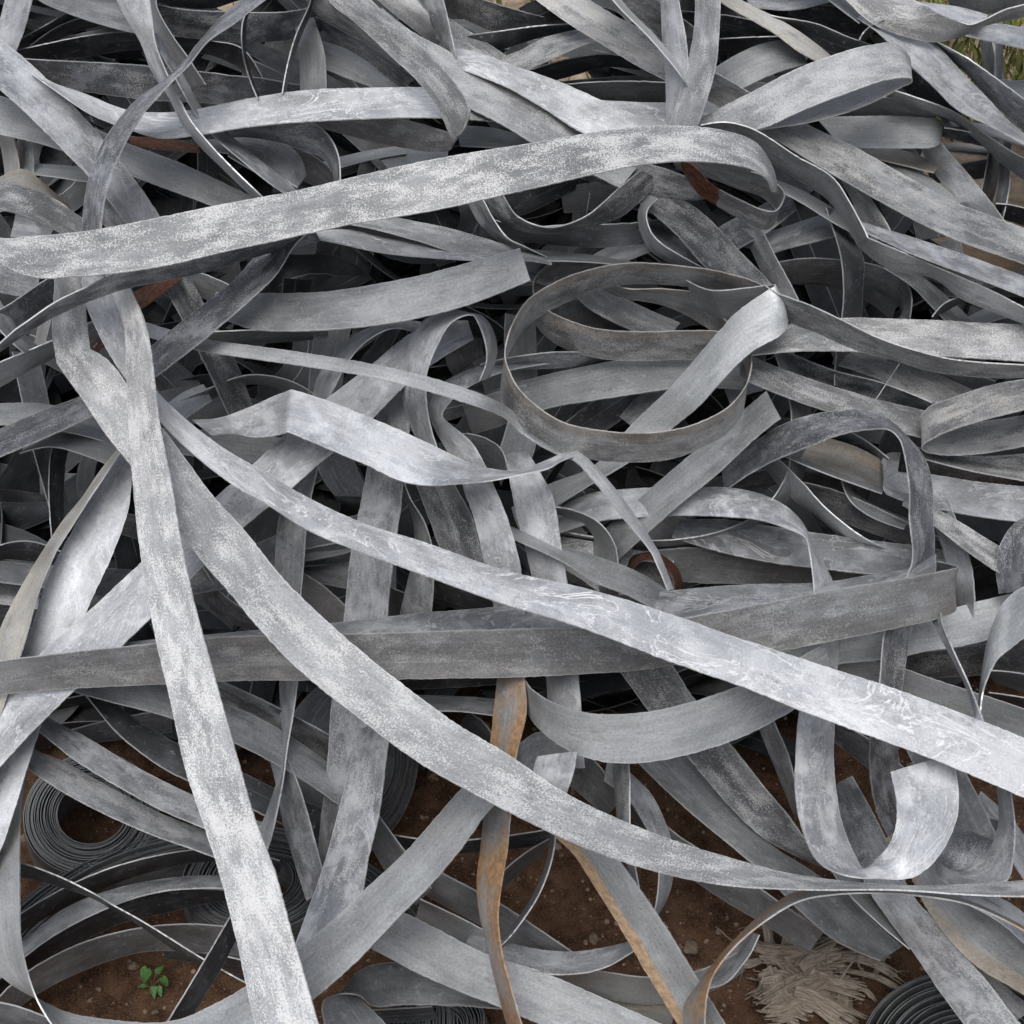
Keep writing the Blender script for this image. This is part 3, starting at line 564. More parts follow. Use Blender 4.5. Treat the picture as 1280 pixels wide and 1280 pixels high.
S('thin strip hanging from the top edge left of the pale upright bent one', 'D', [(392,-10,402,-12,22),(386,8,394,4,22),(371,42,378,38,22),(360,80,365,78,22),(352,117,357,117,22)])
S('hair-thin bowed strip hanging near the twisted S-shaped strip', 'D', [(324,2,318,0,22),(310,18,304,20,22),(305,45,301,45,22),(307,70,304,70,22),(315,100,313,100,22),(325,123,323,124,22)])
S('dark blue level strip across the top left', 'Bd', [(180,2,190,38,14),(230,12,230,46,15),(280,15,280,51,15),(340,16,340,51,15),(376,12,380,44,15),(420,0,425,30,13)])
S('black strip sagging along the top edge, left of the twisted strip', 'D', [(185,-15,185,0,16),(226,-8,226,9,17),(266,-8,266,11,17),(290,-20,290,4,17)])
S('rippled strip bunched upright from the top edge, left of the twisted strip', 'B', [(140,-30,182,-30,28),(147,0,186,0,28),(160,25,189,25,28),(176,52,192,48,28),(191,90,205,84,29),(210,120,222,120,29),(226,154,239,152,29),(247,181,263,181,28),(279,212,292,210,27),(316,246,326,242,26),(340,270,350,266,20)])
S('plain strip behind the rippled bunched one', 'P', [(170,-20,195,-20,18),(186,10,196,8,18),(195,45,217,45,18),(215,75,240,75,18),(235,110,258,105,16)])
S('narrow bent strip threading down through the sagging veined strip', 'B', [(192,42,200,42,22),(200,65,212,62,23),(214,90,226,88,24),(228,115,239,112,24),(240,136,251,134,23),(268,170,284,165,22),(300,197,312,190,22),(340,230,345,217,21),(370,250,375,240,18)])
S('dark mottled level strip behind the sagging veined strip', 'Bd', [(20,72,25,98,13),(106,77,106,115,14),(186,82,186,125,14),(260,91,260,129,14),(340,101,340,135,14),(400,110,400,140,12)])
S('dark arch of strip over the mottled level one', 'D', [(0,68,10,85,8),(24,61,40,78,9),(106,45,110,71,10),(170,40,170,62,10),(220,45,220,64,10),(266,52,262,68,10),(305,64,298,84,10),(330,102,305,95,10)])
S('dark strip entering from the top edge above the dark arch', 'Pd', [(20,-20,90,-35,12),(50,2,110,-10,13),(93,20,149,2,14),(133,32,180,15,14),(175,42,220,30,13)])
S('short grey strip dropping across the top left corner', 'B', [(15,-30,47,-30,12),(7,0,40,0,12),(-3,35,30,38,12),(-15,70,15,75,12)])
S('black narrow strip left of the dark arch', 'D', [(10,56,20,64,6),(53,33,64,44,6),(90,12,104,22,6)])
S('second black narrow strip, nearer the dark arch', 'D', [(38,57,48,64,4),(75,33,87,43,4),(115,20,126,32,4)])
S('grey strip entering at the left edge below the clouded one, reappearing beyond it', 'P', [(-40,110,-40,160,15),(0,119,0,169,15),(53,135,53,181,15),(110,157,105,198,16),(159,180,160,218,17),(226,205,212,237,17),(292,234,266,257,17),(340,258,325,282,15)])
S('rust-tinged curl of strip at the left edge above the speckled bend', 'T', [(-30,235,-30,255,14),(5,218,5,240,15),(28,211,28,240,16),(45,221,48,245,16),(62,236,70,252,15),(85,256,95,272,14)])
S('pale upright stub at the left edge, outer of two', 'P', [(-5,160,15,160,9),(2,185,20,185,10),(8,222,25,222,10)])
S('pale upright stub near the left edge, inner of two', 'B', [(20,165,40,172,9),(22,190,42,195,10),(22,222,43,227,10)])
S('pale short strip level left of the twisted strip foot', 'P', [(30,205,30,217,11),(70,206,70,221,12),(110,208,110,227,12),(150,215,150,231,10)])
S('mottled strip end in the crook of the left speckled bend', 'B', [(20,265,13,296,12),(45,270,42,296,12),(68,283,60,302,12)])
S('chalky dark strip stub right of the twisted strip foot', 'Bd', [(128,232,118,256,14),(150,262,133,284,14),(172,285,155,305,14)])
S('red-brown rusted strip under the sagging veined strip', 'RR', [(160,170,164,184,13),(195,173,196,188,13),(248,178,250,192,13)])
S('dark strip curling down behind the sagging veined strip', 'Bd', [(260,155,255,175,18),(310,159,310,172,19),(350,155,355,180,20),(387,152,382,190,20),(410,170,400,195,20),(422,194,414,208,20),(425,225,419,226,20),(422,250,415,250,18)])
S('smooth grey strip with curved rim left of the curling dark one', 'Pd', [(260,165,255,190,14),(310,171,305,197,15),(345,177,335,212,16),(372,193,355,224,16),(382,220,372,234,16)], t=1)
S('plain grey strip between the two curled rims', 'Pd', [(345,178,340,207,11),(390,193,383,228,11),(428,225,415,242,11)])
S('narrow pale strip slipping under the broad speckled strip, centre left', 'B', [(290,180,285,194,16),(340,205,330,221,17),(378,228,365,242,17)])
S('thin pale strip right of the curling dark strip', 'P', [(400,202,405,216,8),(450,190,455,202,8),(505,182,508,193,8)])
S('short pale strip touching the belly of the curled tongue', 'P', [(468,192,488,214,10),(510,186,520,207,10),(560,185,560,202,10)])
S('pale strip level right of the curled tongue tip', 'P', [(570,158,575,182,13),(610,160,615,184,14),(660,172,660,188,14),(700,180,700,196,12)])
S('light speckled strip tapering right below the broad speckled strip', 'K', [(430,255,420,277,20),(491,270,465,285,22),(549,282,523,302,22),(602,297,575,318,22),(645,310,640,323,21),(690,322,690,331,18)])
S('white-blotched strip tapering right just under the light speckled one', 'V', [(350,280,350,293,20),(395,288,390,299,22),(435,287,430,307,23),(475,296,475,316,24),(538,307,538,322,24),(602,313,602,326,23),(650,318,650,327,20)])
S('dull sliver of strip between the two tapering strips', 'Pd', [(430,272,425,284,18),(480,280,470,293,18),(512,297,500,306,18)])
S('U-shaped sagging strip below the broad speckled strip, right of centre', 'Kd', [(590,235,620,228,18),(608,258,632,250,19),(628,278,645,270,20),(655,290,668,282,20),(686,293,690,285,20),(736,284,728,272,20),(776,271,752,254,20),(802,250,775,233,19),(825,225,800,213,17)])
S('narrow bent strip left of the U-shaped sagging one', 'B', [(565,215,585,215,16),(584,250,602,247,19),(600,278,617,275,19),(625,300,635,298,19),(650,312,655,308,18),(690,330,692,325,14)])
S('dark smooth strip level beneath the U-shaped sagging strip', 'Pd', [(600,270,600,295,10),(660,283,660,302,11),(720,280,720,308,12),(800,277,800,306,12),(850,268,850,295,10)])
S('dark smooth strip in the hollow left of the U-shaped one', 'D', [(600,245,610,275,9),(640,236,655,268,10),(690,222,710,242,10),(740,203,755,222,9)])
S('speckled strip slanting from the bulge down toward the ring', 'Kd', [(800,225,785,245,13),(840,243,815,267,15),(877,266,845,293,16),(922,313,885,338,16),(960,352,920,365,15),(990,390,960,405,12)], t=1)
S('narrow C-shaped strip left of the slanting speckled one', 'B', [(812,245,822,248,17),(800,262,808,265,18),(800,285,812,288,18),(812,312,826,305,18),(838,330,850,320,17),(875,350,880,335,14)])
S('blue-grey strip inside the C-shaped one', 'Bd', [(808,270,798,287,13),(832,288,820,308,13),(862,306,852,326,13)], t=1)
S('blue-dark strip under the rusted strip end', 'Bd', [(870,315,890,335,9),(900,285,922,312,11),(945,262,960,290,11),(985,240,995,262,9)], t=1)
S('short strip with a rusted-brown cut end below the broad speckled strip', 'Re', [(851,201,858,222,30),(868,207,874,243,31),(886,226,884,249,31),(922,247,915,268,31),(967,263,956,287,31),(978,252,968,280,28),(980,238,972,264,24),(962,222,955,247,22),(920,208,920,235,21),(870,200,875,220,20),(840,195,845,215,18)], t=-1)
S('grey strip stub inside the bend of the rusted one', 'Pd', [(862,196,888,214,26),(900,202,905,224,26.5),(939,211,937,237,26)])
S('pale sliver of strip right of the square cut end', 'P', [(655,312,655,326,17),(700,317,700,326,17),(750,321,750,328,17),(800,329,800,334,16)])
S('light strip running under the square cut end', 'B', [(636,318,642,348,14),(670,324,665,352,14),(698,335,690,358,12)])
S('blue scrap of strip above the ring rim', 'B', [(738,322,758,338,9),(775,304,795,322,9),(812,292,822,310,9)])
S('small pale strip deep in the hollow under the U-shaped one', 'P', [(700,235,705,267,6),(740,228,745,262,6),(780,232,785,252,6)], t=-1)
S('pale plain strip lying level inside the ring', 'P', [(610,490,640,525,10),(660,475,690,510,11),(723,461,735,502,11),(789,449,800,491,12),(861,448,861,484,12),(930,452,930,487,11)])
S('dark narrow strip entering the ring from the left', 'Bd', [(600,455,605,472,12),(640,446,640,463,13),(690,441,700,460,13),(736,441,745,454,11),(775,438,778,450,7),(810,432,812,444,5)])
S('speckled strip slanting inside the top of the ring', 'K', [(735,345,710,360,8),(765,365,735,385,8),(805,385,780,408,8),(850,405,830,427,8)])
S('plain strip behind the rust-rimmed loop', 'Pd', [(676,388,690,408,5),(720,374,735,410,5),(785,393,795,414,5)])
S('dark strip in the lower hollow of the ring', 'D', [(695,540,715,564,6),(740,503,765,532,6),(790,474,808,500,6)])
S('blue strip in the right hollow of the ring', 'B', [(775,522,800,540,7),(800,493,827,512,7),(835,474,852,492,7)])
S('pale scrap just inside the right side of the ring', 'P', [(900,472,912,504,9),(925,462,932,494,9),(952,460,955,488,9)])
S('upright plain strip at the left inside of the ring', 'P', [(632,392,668,398,8),(632,440,670,440,8),(645,482,672,477,8)], t=-1)
S('plain strip under the lower left side of the ring', 'P', [(640,508,672,520,11),(630,545,670,552,12),(618,582,656,592,12)], t=-1)

# ================================================================== left middle
S('dark strip at the left edge behind the kinked speckled strip', 'Pd', [(-40,470,-40,503,22),(0,452,0,484,22),(40,435,35,464,22),(80,418,80,442,21),(130,395,135,418,20)])
S('pale level strip at the left edge, crossing behind the upright speckled one', 'P', [(-40,508,-40,532,15),(0,506,0,531,16),(60,506,60,535,16),(110,518,105,544,16),(145,530,145,556,15),(200,535,200,564,14),(252,537,245,571,14),(313,544,310,579,14),(360,550,360,586,12)])
S('pale curved strip below the blue-grey climbing one at left', 'P', [(30,560,25,568,16),(70,543,65,559,17),(110,543,105,568,18),(160,556,155,590,18),(200,580,195,612,14)])
S('dull upright strip behind the two crossing strips at the left edge', 'Pd', [(15,440,45,440,11),(22,475,54,470,12),(30,510,62,508,12),(42,560,68,560,10),(55,610,77,602,8),(65,650,87,645,6)])
S('dark upright curved strip in the black hollow at left', 'D', [(75,540,95,545,11),(65,562,85,567,12),(61,602,80,602,12),(63,650,80,650,12),(68,690,86,688,10)])
S('dark mottled strip left of the kinked strip, under the thin dark one', 'Bd', [(-30,400,-20,425,22),(5,384,19,408,24),(50,352,70,380,25),(90,330,105,355,24)])
S('grey narrow strip falling at the left edge below the curled speckled end', 'B', [(-30,345,-40,375,25),(0,376,-12,400,26),(21,408,8,422,26),(48,433,30,442,24)])
S('chalky strip just below the left corner of the broad speckled strip', 'B', [(-30,322,-30,358,14),(10,333,15,368,14),(50,345,45,372,14)])
S('pale upright sliver left of the kink', 'P', [(66,385,50,388,14),(62,410,46,415,14),(56,440,38,445,13)])
S('rusted red-brown strip stub right of the kinked strip', 'RR', [(150,398,140,378,14),(178,385,172,363,17),(205,365,198,350,18),(228,348,222,336,17)])
S('small rusted strip in the angle of the kink', 'RR', [(105,432,112,448,14),(118,418,126,434,14),(134,404,144,420,14)])
S('mottled dark strip falling steeply behind the blue-grey climbing strip', 'Kd', [(195,325,230,325,15),(205,355,240,350,15),(228,398,262,392,15),(252,445,290,443,14),(284,515,316,512,12),(300,550,330,548,10)])
S('plain pale strip arched behind the top of the climbing strip', 'P', [(225,335,230,358,12),(260,345,260,375,13),(288,358,280,385,13)], t=-1)
S('dull strip level under the plain square-ended strip', 'Pd', [(262,415,262,432,14),(310,414,310,430,14),(380,413,378,424,14),(410,412,410,420,13)])
S('plain strip curving over the black hollow left of the crease', 'P', [(225,500,230,520,10),(255,488,262,500,11),(310,470,312,480,11),(365,478,362,492,11),(400,498,392,515,10)], t=-1)
S('white strip end left of the crease, above the black hollow', 'Bl', [(205,510,215,535,12),(230,492,236,520,13),(255,482,265,500,12)])
S('blue bowed strip left of the tight arch', 'B', [(378,540,395,545,18),(387,505,408,505,20),(400,465,425,470,21),(424,437,440,447,22),(451,416,460,426,22),(485,405,487,411,22),(520,402,515,413,18),(545,412,535,426,14)])
S('dull upright strip behind the blue bowed one', 'Pd', [(395,405,440,402,12),(390,440,432,440,12),(385,490,425,492,11),(380,530,418,535,10)])
S('dark plate-like strip in the hollow below the creased strip', 'Pd', [(395,560,440,570,9),(400,590,450,595,9),(420,620,465,622,8)])
S('wide clouded strip falling from under the long climbing strips to the left edge', 'Bl', [(165,530,195,545,18),(140,575,168,590,20),(114,620,160,640,22),(90,665,138,700,23),(66,710,120,738,23),(37,790,95,795,23),(15,850,70,855,22),(0,910,50,912,21),(-15,965,33,965,21),(-35,1010,18,1015,21),(-55,1060,0,1065,21),(-85,1120,-35,1130,21)], tilt=0.15)
S('yellowed narrow strip widening down to the left edge', 'Ty', [(150,560,153,563,22),(125,592,130,597,24),(104,622,109,626,24.5),(80,650,92,652,25),(60,680,74,682,25),(40,712,58,716,25),(15,755,44,755,25),(0,785,33,795,25),(-12,825,22,830,25),(-25,870,8,875,23)])
S('grey level strip arched behind the clouded strips at left', 'Pd', [(-40,698,-40,722,13),(0,702,0,727,13),(60,708,60,735,13),(140,710,140,747,13),(200,712,200,747,13),(255,705,255,742,13),(319,680,310,727,13),(350,668,360,707,13),(420,650,430,692,12),(480,640,490,672,10)], t=1)
S('black bowed strip at the left edge above the grey arched one', 'D', [(-30,700,-30,715,8),(0,681,0,700,9),(40,676,40,702,9),(80,690,75,707,9)])
S('mottled stub at the left edge behind the yellowed strip', 'B', [(-30,728,-30,752,10),(10,725,10,757,10),(52,735,47,762,10)])
S('dark bluish strip crossing behind the speckled bow, left of centre', 'Bd', [(150,640,148,668,12),(200,655,195,685,12),(240,690,232,715,12),(280,745,268,765,11),(330,775,320,790,10)])
S('upright strip left of centre, twisting to an edge at its foot', 'B', [(372,570,400,575,18),(362,612,390,615,20),(350,650,383,655,20),(345,700,379,705,20),(344,745,375,745,20),(347,800,375,800,20),(349,850,373,850,20),(351,890,368,893,20),(354,935,360,937,20),(347,975,354,975,20),(335,1010,346,1010,20),(322,1045,337,1050,18),(310,1080,325,1085,14)])
S('wide blue-grey strip standing left of centre, passing behind the long grey one', 'B', [(478,470,510,480,18),(470,525,512,540,20),(459,584,504,603,21),(450,630,500,635,22),(440,689,492,700,22),(431,770,484,768,22),(424,830,478,830,22),(415,880,465,890,21),(410,940,455,945,20),(402,1010,440,1010,18),(397,1070,425,1075,16),(390,1120,415,1125,12)])
S('wide bright-rimmed strip below centre leaning left toward the foreground strip', 'B', [(470,840,500,845,20),(458,880,492,890,22),(443,940,484,945,24),(427,1004,475,1010,25),(406,1078,459,1075,25),(387,1131,451,1125,25),(371,1175,440,1165,24),(355,1220,425,1210,22)])
S('dark speckled strip descending from the creased strip to the lower right', 'Kd', [(505,575,555,570,16),(522,609,570,608,18),(538,650,590,645,19),(560,700,608,700,19),(620,745,660,725,18),(700,790,745,760,18),(765,830,830,820,18),(811,888,870,876,18),(861,946,918,936,18),(910,1005,955,985,17),(945,1040,985,1020,16),(985,1065,1010,1052,15),(1030,1085,1045,1075,12)], t=1)
S('pale blue strip arched from behind the ring and falling under the white diagonal', 'Bl', [(690,440,690,455,10),(623,452,622,468,13),(576,467,585,484,17),(549,485,562,503,20),(538,510,553,520,22),(540,525,562,530,24),(560,565,590,556,26),(578,603,612,597,27),(592,645,633,645,28),(605,700,648,695,28),(615,750,655,745,25),(620,800,655,800,22)])
S('pale blue upright strip right of the arched pale blue one', 'Bl', [(630,570,660,565,18),(637,590,675,590,22),(642,620,691,620,24),(650,660,699,668,24),(660,700,707,715,24),(672,760,715,770,22),(680,820,721,825,20),(685,870,726,880,20),(690,920,728,925,18),(695,960,730,960,16)])
S('dark curl of strip below the left side of the ring', 'Pd', [(560,545,565,577,12),(585,541,588,577,14),(608,547,608,582,15),(626,560,620,592,16),(636,590,625,607,16)])
S('plain grey strip between the tight arch and the ring', 'P', [(578,506,590,542,9),(615,492,625,532,9),(658,480,667,512,9)], t=-1)
S('pale strip ending in a point at the rusty curl', 'P', [(600,640,600,655,22),(643,659,641,674,24),(710,685,705,705,26),(760,701,745,729,27),(800,717,785,744,27),(850,748,830,767,23)])
S('white-speckled strip behind the rusty curl', 'Kl', [(680,668,690,702,13),(720,674,722,722,14),(770,683,765,747,14),(800,690,800,742,14),(842,700,842,747,12)])
S('small rusty curl of strip beside the thin white pointed tip', 'RR', [(783,714,790,718,15),(790,697,798,705,16),(805,692,808,702,17),(826,694,826,706,17),(842,706,836,716,17),(851,722,842,727,17),(851,744,841,744,17)])
S('small plain strip bent over left of the rusty curl', 'P', [(680,633,684,639,17),(720,639,716,650,18),(748,653,736,660,19),(766,676,745,679,19),(772,705,748,706,19),(772,735,750,738,18),(768,765,748,768,15)])
S('thin crescent strip right of the pale blue arched one', 'Pd', [(646,680,638,692,20),(663,696,653,706,20),(677,722,667,730,20)])
S('plain strip slanting from a cut end below the ring', 'P', [(959,490,976,523,24),(925,518,946,546,23),(866,565,896,592,22),(816,607,845,635,21),(770,648,800,676,18),(730,690,760,712,14)])
S('dark scrap between the slanting cut strip and the arch', 'Bd', [(905,600,908,618,10),(940,590,944,612,10),(972,582,976,604,10)])
S('small curved strip between the wide upright and the speckled descending one', 'B', [(497,590,503,588,15),(507,620,513,620,16),(517,654,531,652,17),(518,690,541,690,17),(513,716,542,726,17),(505,752,540,755,17),(497,790,535,795,15)])
S('plain rounded strip behind the speckled bow, left of the wide upright', 'P', [(350,705,335,740,13),(390,722,375,767,14),(431,757,415,797,15),(460,800,440,832,13)], t=-1)
S('dark mottled strip level between the two uprights', 'Kd', [(370,688,375,708,12),(430,676,435,702,12),(495,662,497,692,11)])
S('plain strip under the mottled one between the uprights', 'Pd', [(355,700,355,722,9),(400,700,405,730,10),(440,690,445,738,10),(495,690,495,748,9)], t=1)
S('dull scrap right of the wide upright, above the long grey strip', 'Pd', [(478,728,482,768,9),(500,738,504,772,9),(515,742,518,774,8)])
S('brown-dark strip under the white diagonal, above the long grey strip', 'D', [(540,722,545,752,9),(580,735,590,767,9),(625,755,630,778,9)])

# ================================================================== lower left and below the long grey strip
S('plain dull strip under the long grey strip at left, running right and down', 'Pd', [(60,838,70,860,16),(120,845,130,875,17),(200,850,205,894,18),(276,878,265,916,19),(310,891,300,932,19),(363,920,340,953,19),(410,953,390,983,18),(450,985,435,1013,16)], t=1)
S('dark blotched strip just above the dull one, lower left', 'Kd', [(240,835,235,858,15),(290,858,285,882,16),(340,882,330,907,16),(400,912,388,940,16),(430,930,420,957,14)])
S('dark curved strip behind the foreground upright, lower left', 'D', [(120,850,95,850,12),(150,885,120,885,14),(191,912,150,920,15),(225,930,200,958,15),(290,960,270,992,15),(350,990,335,1022,14),(400,1010,390,1047,13)], t=1)
S('blue-grey strip sloping right over the coil, upper of two', 'B', [(30,870,20,895,16),(58,894,48,914,17),(106,920,93,950,18),(165,957,150,986,18),(215,983,202,1013,18),(260,1003,252,1033,18),(330,1030,322,1062,16)])
S('blue-grey strip sloping right over the coil, lower of two', 'B', [(10,910,0,935,15),(40,936,35,961,16),(80,953,75,987,16),(133,983,125,1014,16),(197,1016,190,1043,16),(260,1040,250,1064,16),(330,1070,320,1092,14)])
S('short dull strip deep behind the dark curved one', 'Pd', [(88,912,98,930,6),(150,898,155,924,6),(215,888,215,914,6)])
S('dark rim of a big loop lying behind the coiled hoops, lower left', 'D', [(-20,1180,-20,1205,4),(24,1144,24,1166,4),(98,1102,100,1124,4),(159,1078,160,1097,4),(226,1063,226,1080,4),(290,1060,290,1077,4),(350,1075,350,1092,3)])
S('light hoop of strip lying over the coiled hoops, lower left', 'B', [(-20,1215,-20,1240,8),(27,1180,27,1199,8),(80,1138,80,1161,8),(133,1114,138,1132,8),(202,1099,199,1115,8),(276,1094,276,1111,8),(340,1100,340,1116,7)])
S('dark hoop of strip below the light hoop, lower left', 'D', [(-20,1245,-20,1262,6),(27,1200,29,1216,6),(80,1162,90,1182,6),(138,1132,150,1153,6),(199,1115,210,1140,6),(279,1111,279,1126,6),(350,1120,350,1132,5)])
S('grey hoop of strip curving above the green seedling', 'Pd', [(-30,1275,-20,1300,6),(32,1216,45,1243,6),(106,1176,120,1206,6),(186,1158,186,1190,6),(276,1157,280,1195,6),(350,1175,345,1205,5)])
S('thin twisted strip crossing the hoops toward the foreground upright', 'D', [(-10,1072,-10,1095,13),(24,1079,24,1097,13),(70,1095,68,1106,13),(120,1119,120,1123,13),(138,1130,137,1133,12),(170,1148,169,1152,12),(245,1193,240,1200,12),(308,1227,300,1218,11)])
S('dark strip leaning right of the green seedling', 'D', [(305,1115,318,1130,18),(285,1150,300,1165,19),(255,1200,278,1208,20),(230,1241,256,1245,20),(200,1290,225,1300,19)])
S('dull strip at the bottom left corner outside the big loop', 'Pd', [(-30,1248,-30,1275,14),(20,1256,20,1282,14),(70,1274,60,1297,14)])
S('dark low strip lying on the soil right of the seedling', 'D', [(205,1187,205,1197,1),(260,1192,255,1205,1),(315,1203,315,1214,1)])
S('grey strip leaning between the two wide strips below the dull one', 'B', [(335,940,355,935,17),(345,975,370,970,18),(355,1030,385,1020,18),(370,1080,398,1070,17),(385,1125,410,1110,15)])
S('plain grey strip under the climbing loop, running to the bottom edge', 'P', [(440,1115,415,1160,17),(507,1142,470,1188,20),(549,1163,522,1216,21),(605,1192,576,1240,22),(680,1216,640,1265,22),(763,1251,715,1300,22),(850,1290,800,1340,22)])
S('folded-back grey strip at the bottom left of centre', 'Pd', [(640,1225,640,1262,14),(570,1212,570,1257,15),(501,1203,501,1256,16),(460,1208,465,1257,17),(441,1220,447,1243,19),(437,1229,425,1242,20),(446,1246,405,1250,21),(465,1264,405,1280,21),(500,1300,430,1330,21)], t=1)
S('dark scrap under the folded-back strip at the bottom', 'D', [(455,1262,470,1277,8),(500,1260,510,1278,8),(540,1258,548,1274,8)])
S('grey strip poking out right of the bright-rimmed strip', 'Pd', [(455,990,445,1020,14),(478,1025,462,1052,16),(507,1065,485,1092,16),(540,1110,520,1132,14)])
S('dark level strip below the coil right of centre', 'D', [(450,1035,455,1050,10),(500,1044,502,1059,12),(560,1052,562,1067,12),(630,1046,632,1062,12),(690,1036,692,1050,12)])
S('dull strip sloping down left of the bare soil, behind the rusty upright', 'Pd', [(520,1075,500,1100,10),(560,1096,540,1122,12),(629,1131,610,1160,12),(690,1172,670,1197,12),(730,1200,710,1217,10)])
S('grey strip beneath the dull sloping one, meeting the rusty upright', 'P', [(525,1124,520,1146,15),(570,1145,560,1170,15),(612,1168,602,1194,15)], t=-1)
S('dark level strip right under the long grey strip at centre', 'D', [(480,835,480,864,11),(560,830,560,860,12),(640,828,640,854,12)])
S('narrow blue-grey strip level between bow and rusty upright', 'B', [(490,868,500,886,13),(530,870,540,888,14),(576,872,576,889,14),(640,878,640,898,14)])
S('small black curved strip left of the rusty upright', 'D', [(585,890,575,906,8),(605,905,592,920,8),(622,932,608,944,8)])
S('plain strip bent under the U-shaped hanging strip, beside the rusty upright', 'Pd', [(700,920,720,945,16),(675,915,690,957,18),(650,930,655,987,20),(625,960,630,1017,18)], t=1)
S('short bright strip end standing above the speckled bow, lower centre', 'Bl', [(672,946,721,940,30),(667,970,716,968,31),(672,990,708,992,30),(690,1015,695,1030,26)])
S('dark strip sloping behind the short bright end', 'Pd', [(700,928,690,962,12),(735,945,720,987,12),(777,1000,757,1022,12)])
S('narrow upright strip below the U-shaped hanging strip', 'B', [(762,930,785,930,20),(765,955,787,955,22),(770,1000,788,1000,22),(773,1040,788,1040,22),(782,1075,793,1078,20),(793,1108,799,1110,18)])
S('grey strip bowed right of the narrow upright one, over soil', 'B', [(760,945,755,975,14),(789,967,785,1000,16),(813,993,800,1022,17),(832,1030,812,1045,17),(842,1065,822,1075,17),(842,1094,823,1095,17),(835,1123,821,1122,17),(821,1147,817,1142,16)])
S('thin bowed strip over the soil right of the rusty upright', 'B', [(700,1010,692,1010,17),(696,1046,688,1046,18),(691,1073,683,1075,18),(676,1113,669,1110,18),(655,1147,650,1143,18),(630,1178,627,1174,17),(600,1200,598,1196,15)])
S('blue-grey strip sagging along the soil below the bowed strips', 'B', [(590,1165,580,1185,16),(632,1178,628,1200,19),(678,1188,675,1216,20),(720,1190,725,1217,20),(757,1184,760,1208,20),(790,1174,795,1187,19),(830,1150,835,1159,17)])
S('plain strip behind the tan-edged one at the bottom', 'P', [(650,1205,640,1225,12),(700,1212,695,1232,13),(752,1215,755,1246,14),(811,1222,815,1254,14),(870,1215,880,1242,13),(920,1190,930,1212,11)], t=-1)
S('brown-smudged strip lowest behind the tan-edged one', 'T', [(740,1247,735,1264,12),(790,1252,785,1278,12),(845,1258,838,1288,12)])
S('dull strip corner behind the rusty upright foot', 'Pd', [(690,1048,678,1068,8),(640,1080,625,1112,9),(598,1122,583,1154,9)])
S('dark wide strip slanting from the hanging U to the wood splinters', 'Pd', [(820,905,770,920,12),(858,948,800,955,13),(922,1018,860,1012,14),(970,1060,925,1065,14),(1010,1085,960,1097,14),(1057,1118,1000,1140,14),(1092,1152,1046,1178,14),(1128,1183,1100,1201,13)], t=-1)
S('plain dull strip below the bow, ending by the wood splinters', 'Pd', [(800,1000,785,1015,8),(850,1045,835,1075,9),(920,1090,900,1123,10),(970,1125,955,1154,10),(1030,1165,1010,1191,9)])
S('grey crescent strip inside the thin orange-brown arch', 'B', [(870,1213,880,1236,12),(895,1208,907,1228,13),(918,1187,932,1200,13),(935,1163,948,1168,14)])
S('narrow blue strip left of the big hook', 'B', [(940,890,962,885,12),(952,918,972,910,14),(965,950,986,945,14),(980,985,996,985,14),(995,1020,1010,1020,10)])
S('dark blue strip behind the shank of the big hook', 'Bd', [(1010,885,1005,907,10),(1060,910,1048,932,12),(1100,935,1088,962,12),(1140,970,1125,992,10)])
S('plain strip behind the tip of the big hook', 'Pd', [(1185,900,1130,930,16),(1205,960,1160,990,18),(1230,1010,1185,1040,18),(1252,1060,1210,1085,17)])
S('blue-white strip hooked round right of the big hook', 'B', [(1240,925,1261,930,22),(1243,950,1262,950,25),(1247,988,1265,993,27),(1248,1030,1269,1035,28),(1236,1065,1266,1075,29),(1217,1084,1258,1101,29),(1200,1092,1215,1106,28),(1182,1085,1185,1106,25),(1170,1070,1170,1092,21)])
S('dark-bellied strip inside the right-hand hook', 'Bd', [(1165,1075,1200,1098,19),(1172,1050,1232,1078,20),(1190,1030,1246,1048,18),(1215,1015,1255,1028,14)], t=1)
S('bluish strip at the right edge beyond the hooked ones', 'B', [(1225,990,1215,1012,12),(1258,1020,1242,1042,13),(1292,1060,1278,1095,13)])
S('narrow plain strip left of the blue mottled strip at lower right', 'P', [(1030,1075,1060,1075,14),(1060,1118,1090,1118,16),(1095,1152,1118,1148,16),(1137,1187,1142,1182,15)], t=-1)
S('wide blue mottled strip running to the bottom edge at lower right', 'B', [(1040,985,1065,970,10),(1060,1050,1100,1035,14),(1089,1118,1142,1120,19),(1115,1155,1163,1145,20),(1142,1192,1192,1179,20),(1171,1235,1232,1224,20),(1206,1282,1272,1275,20),(1240,1330,1310,1320,20)])
S('wide tan-edged strip at the lower right edge', 'Tb', [(1150,1020,1105,1050,16),(1182,1067,1139,1098,18),(1205,1104,1153,1125,20),(1235,1135,1175,1160,22),(1280,1172,1215,1203,22),(1330,1215,1285,1245,22)])
S('speckled strip between blue mottled and tan-edged strips at lower right', 'Kt', [(1165,1150,1158,1160,17),(1205,1195,1190,1203,18),(1245,1225,1222,1240,18),(1290,1262,1265,1280,18)])
S('chalky strip scrap at the right edge below the long bow', 'B', [(1215,1108,1200,1125,24),(1262,1130,1250,1152,24),(1300,1160,1290,1187,24)])

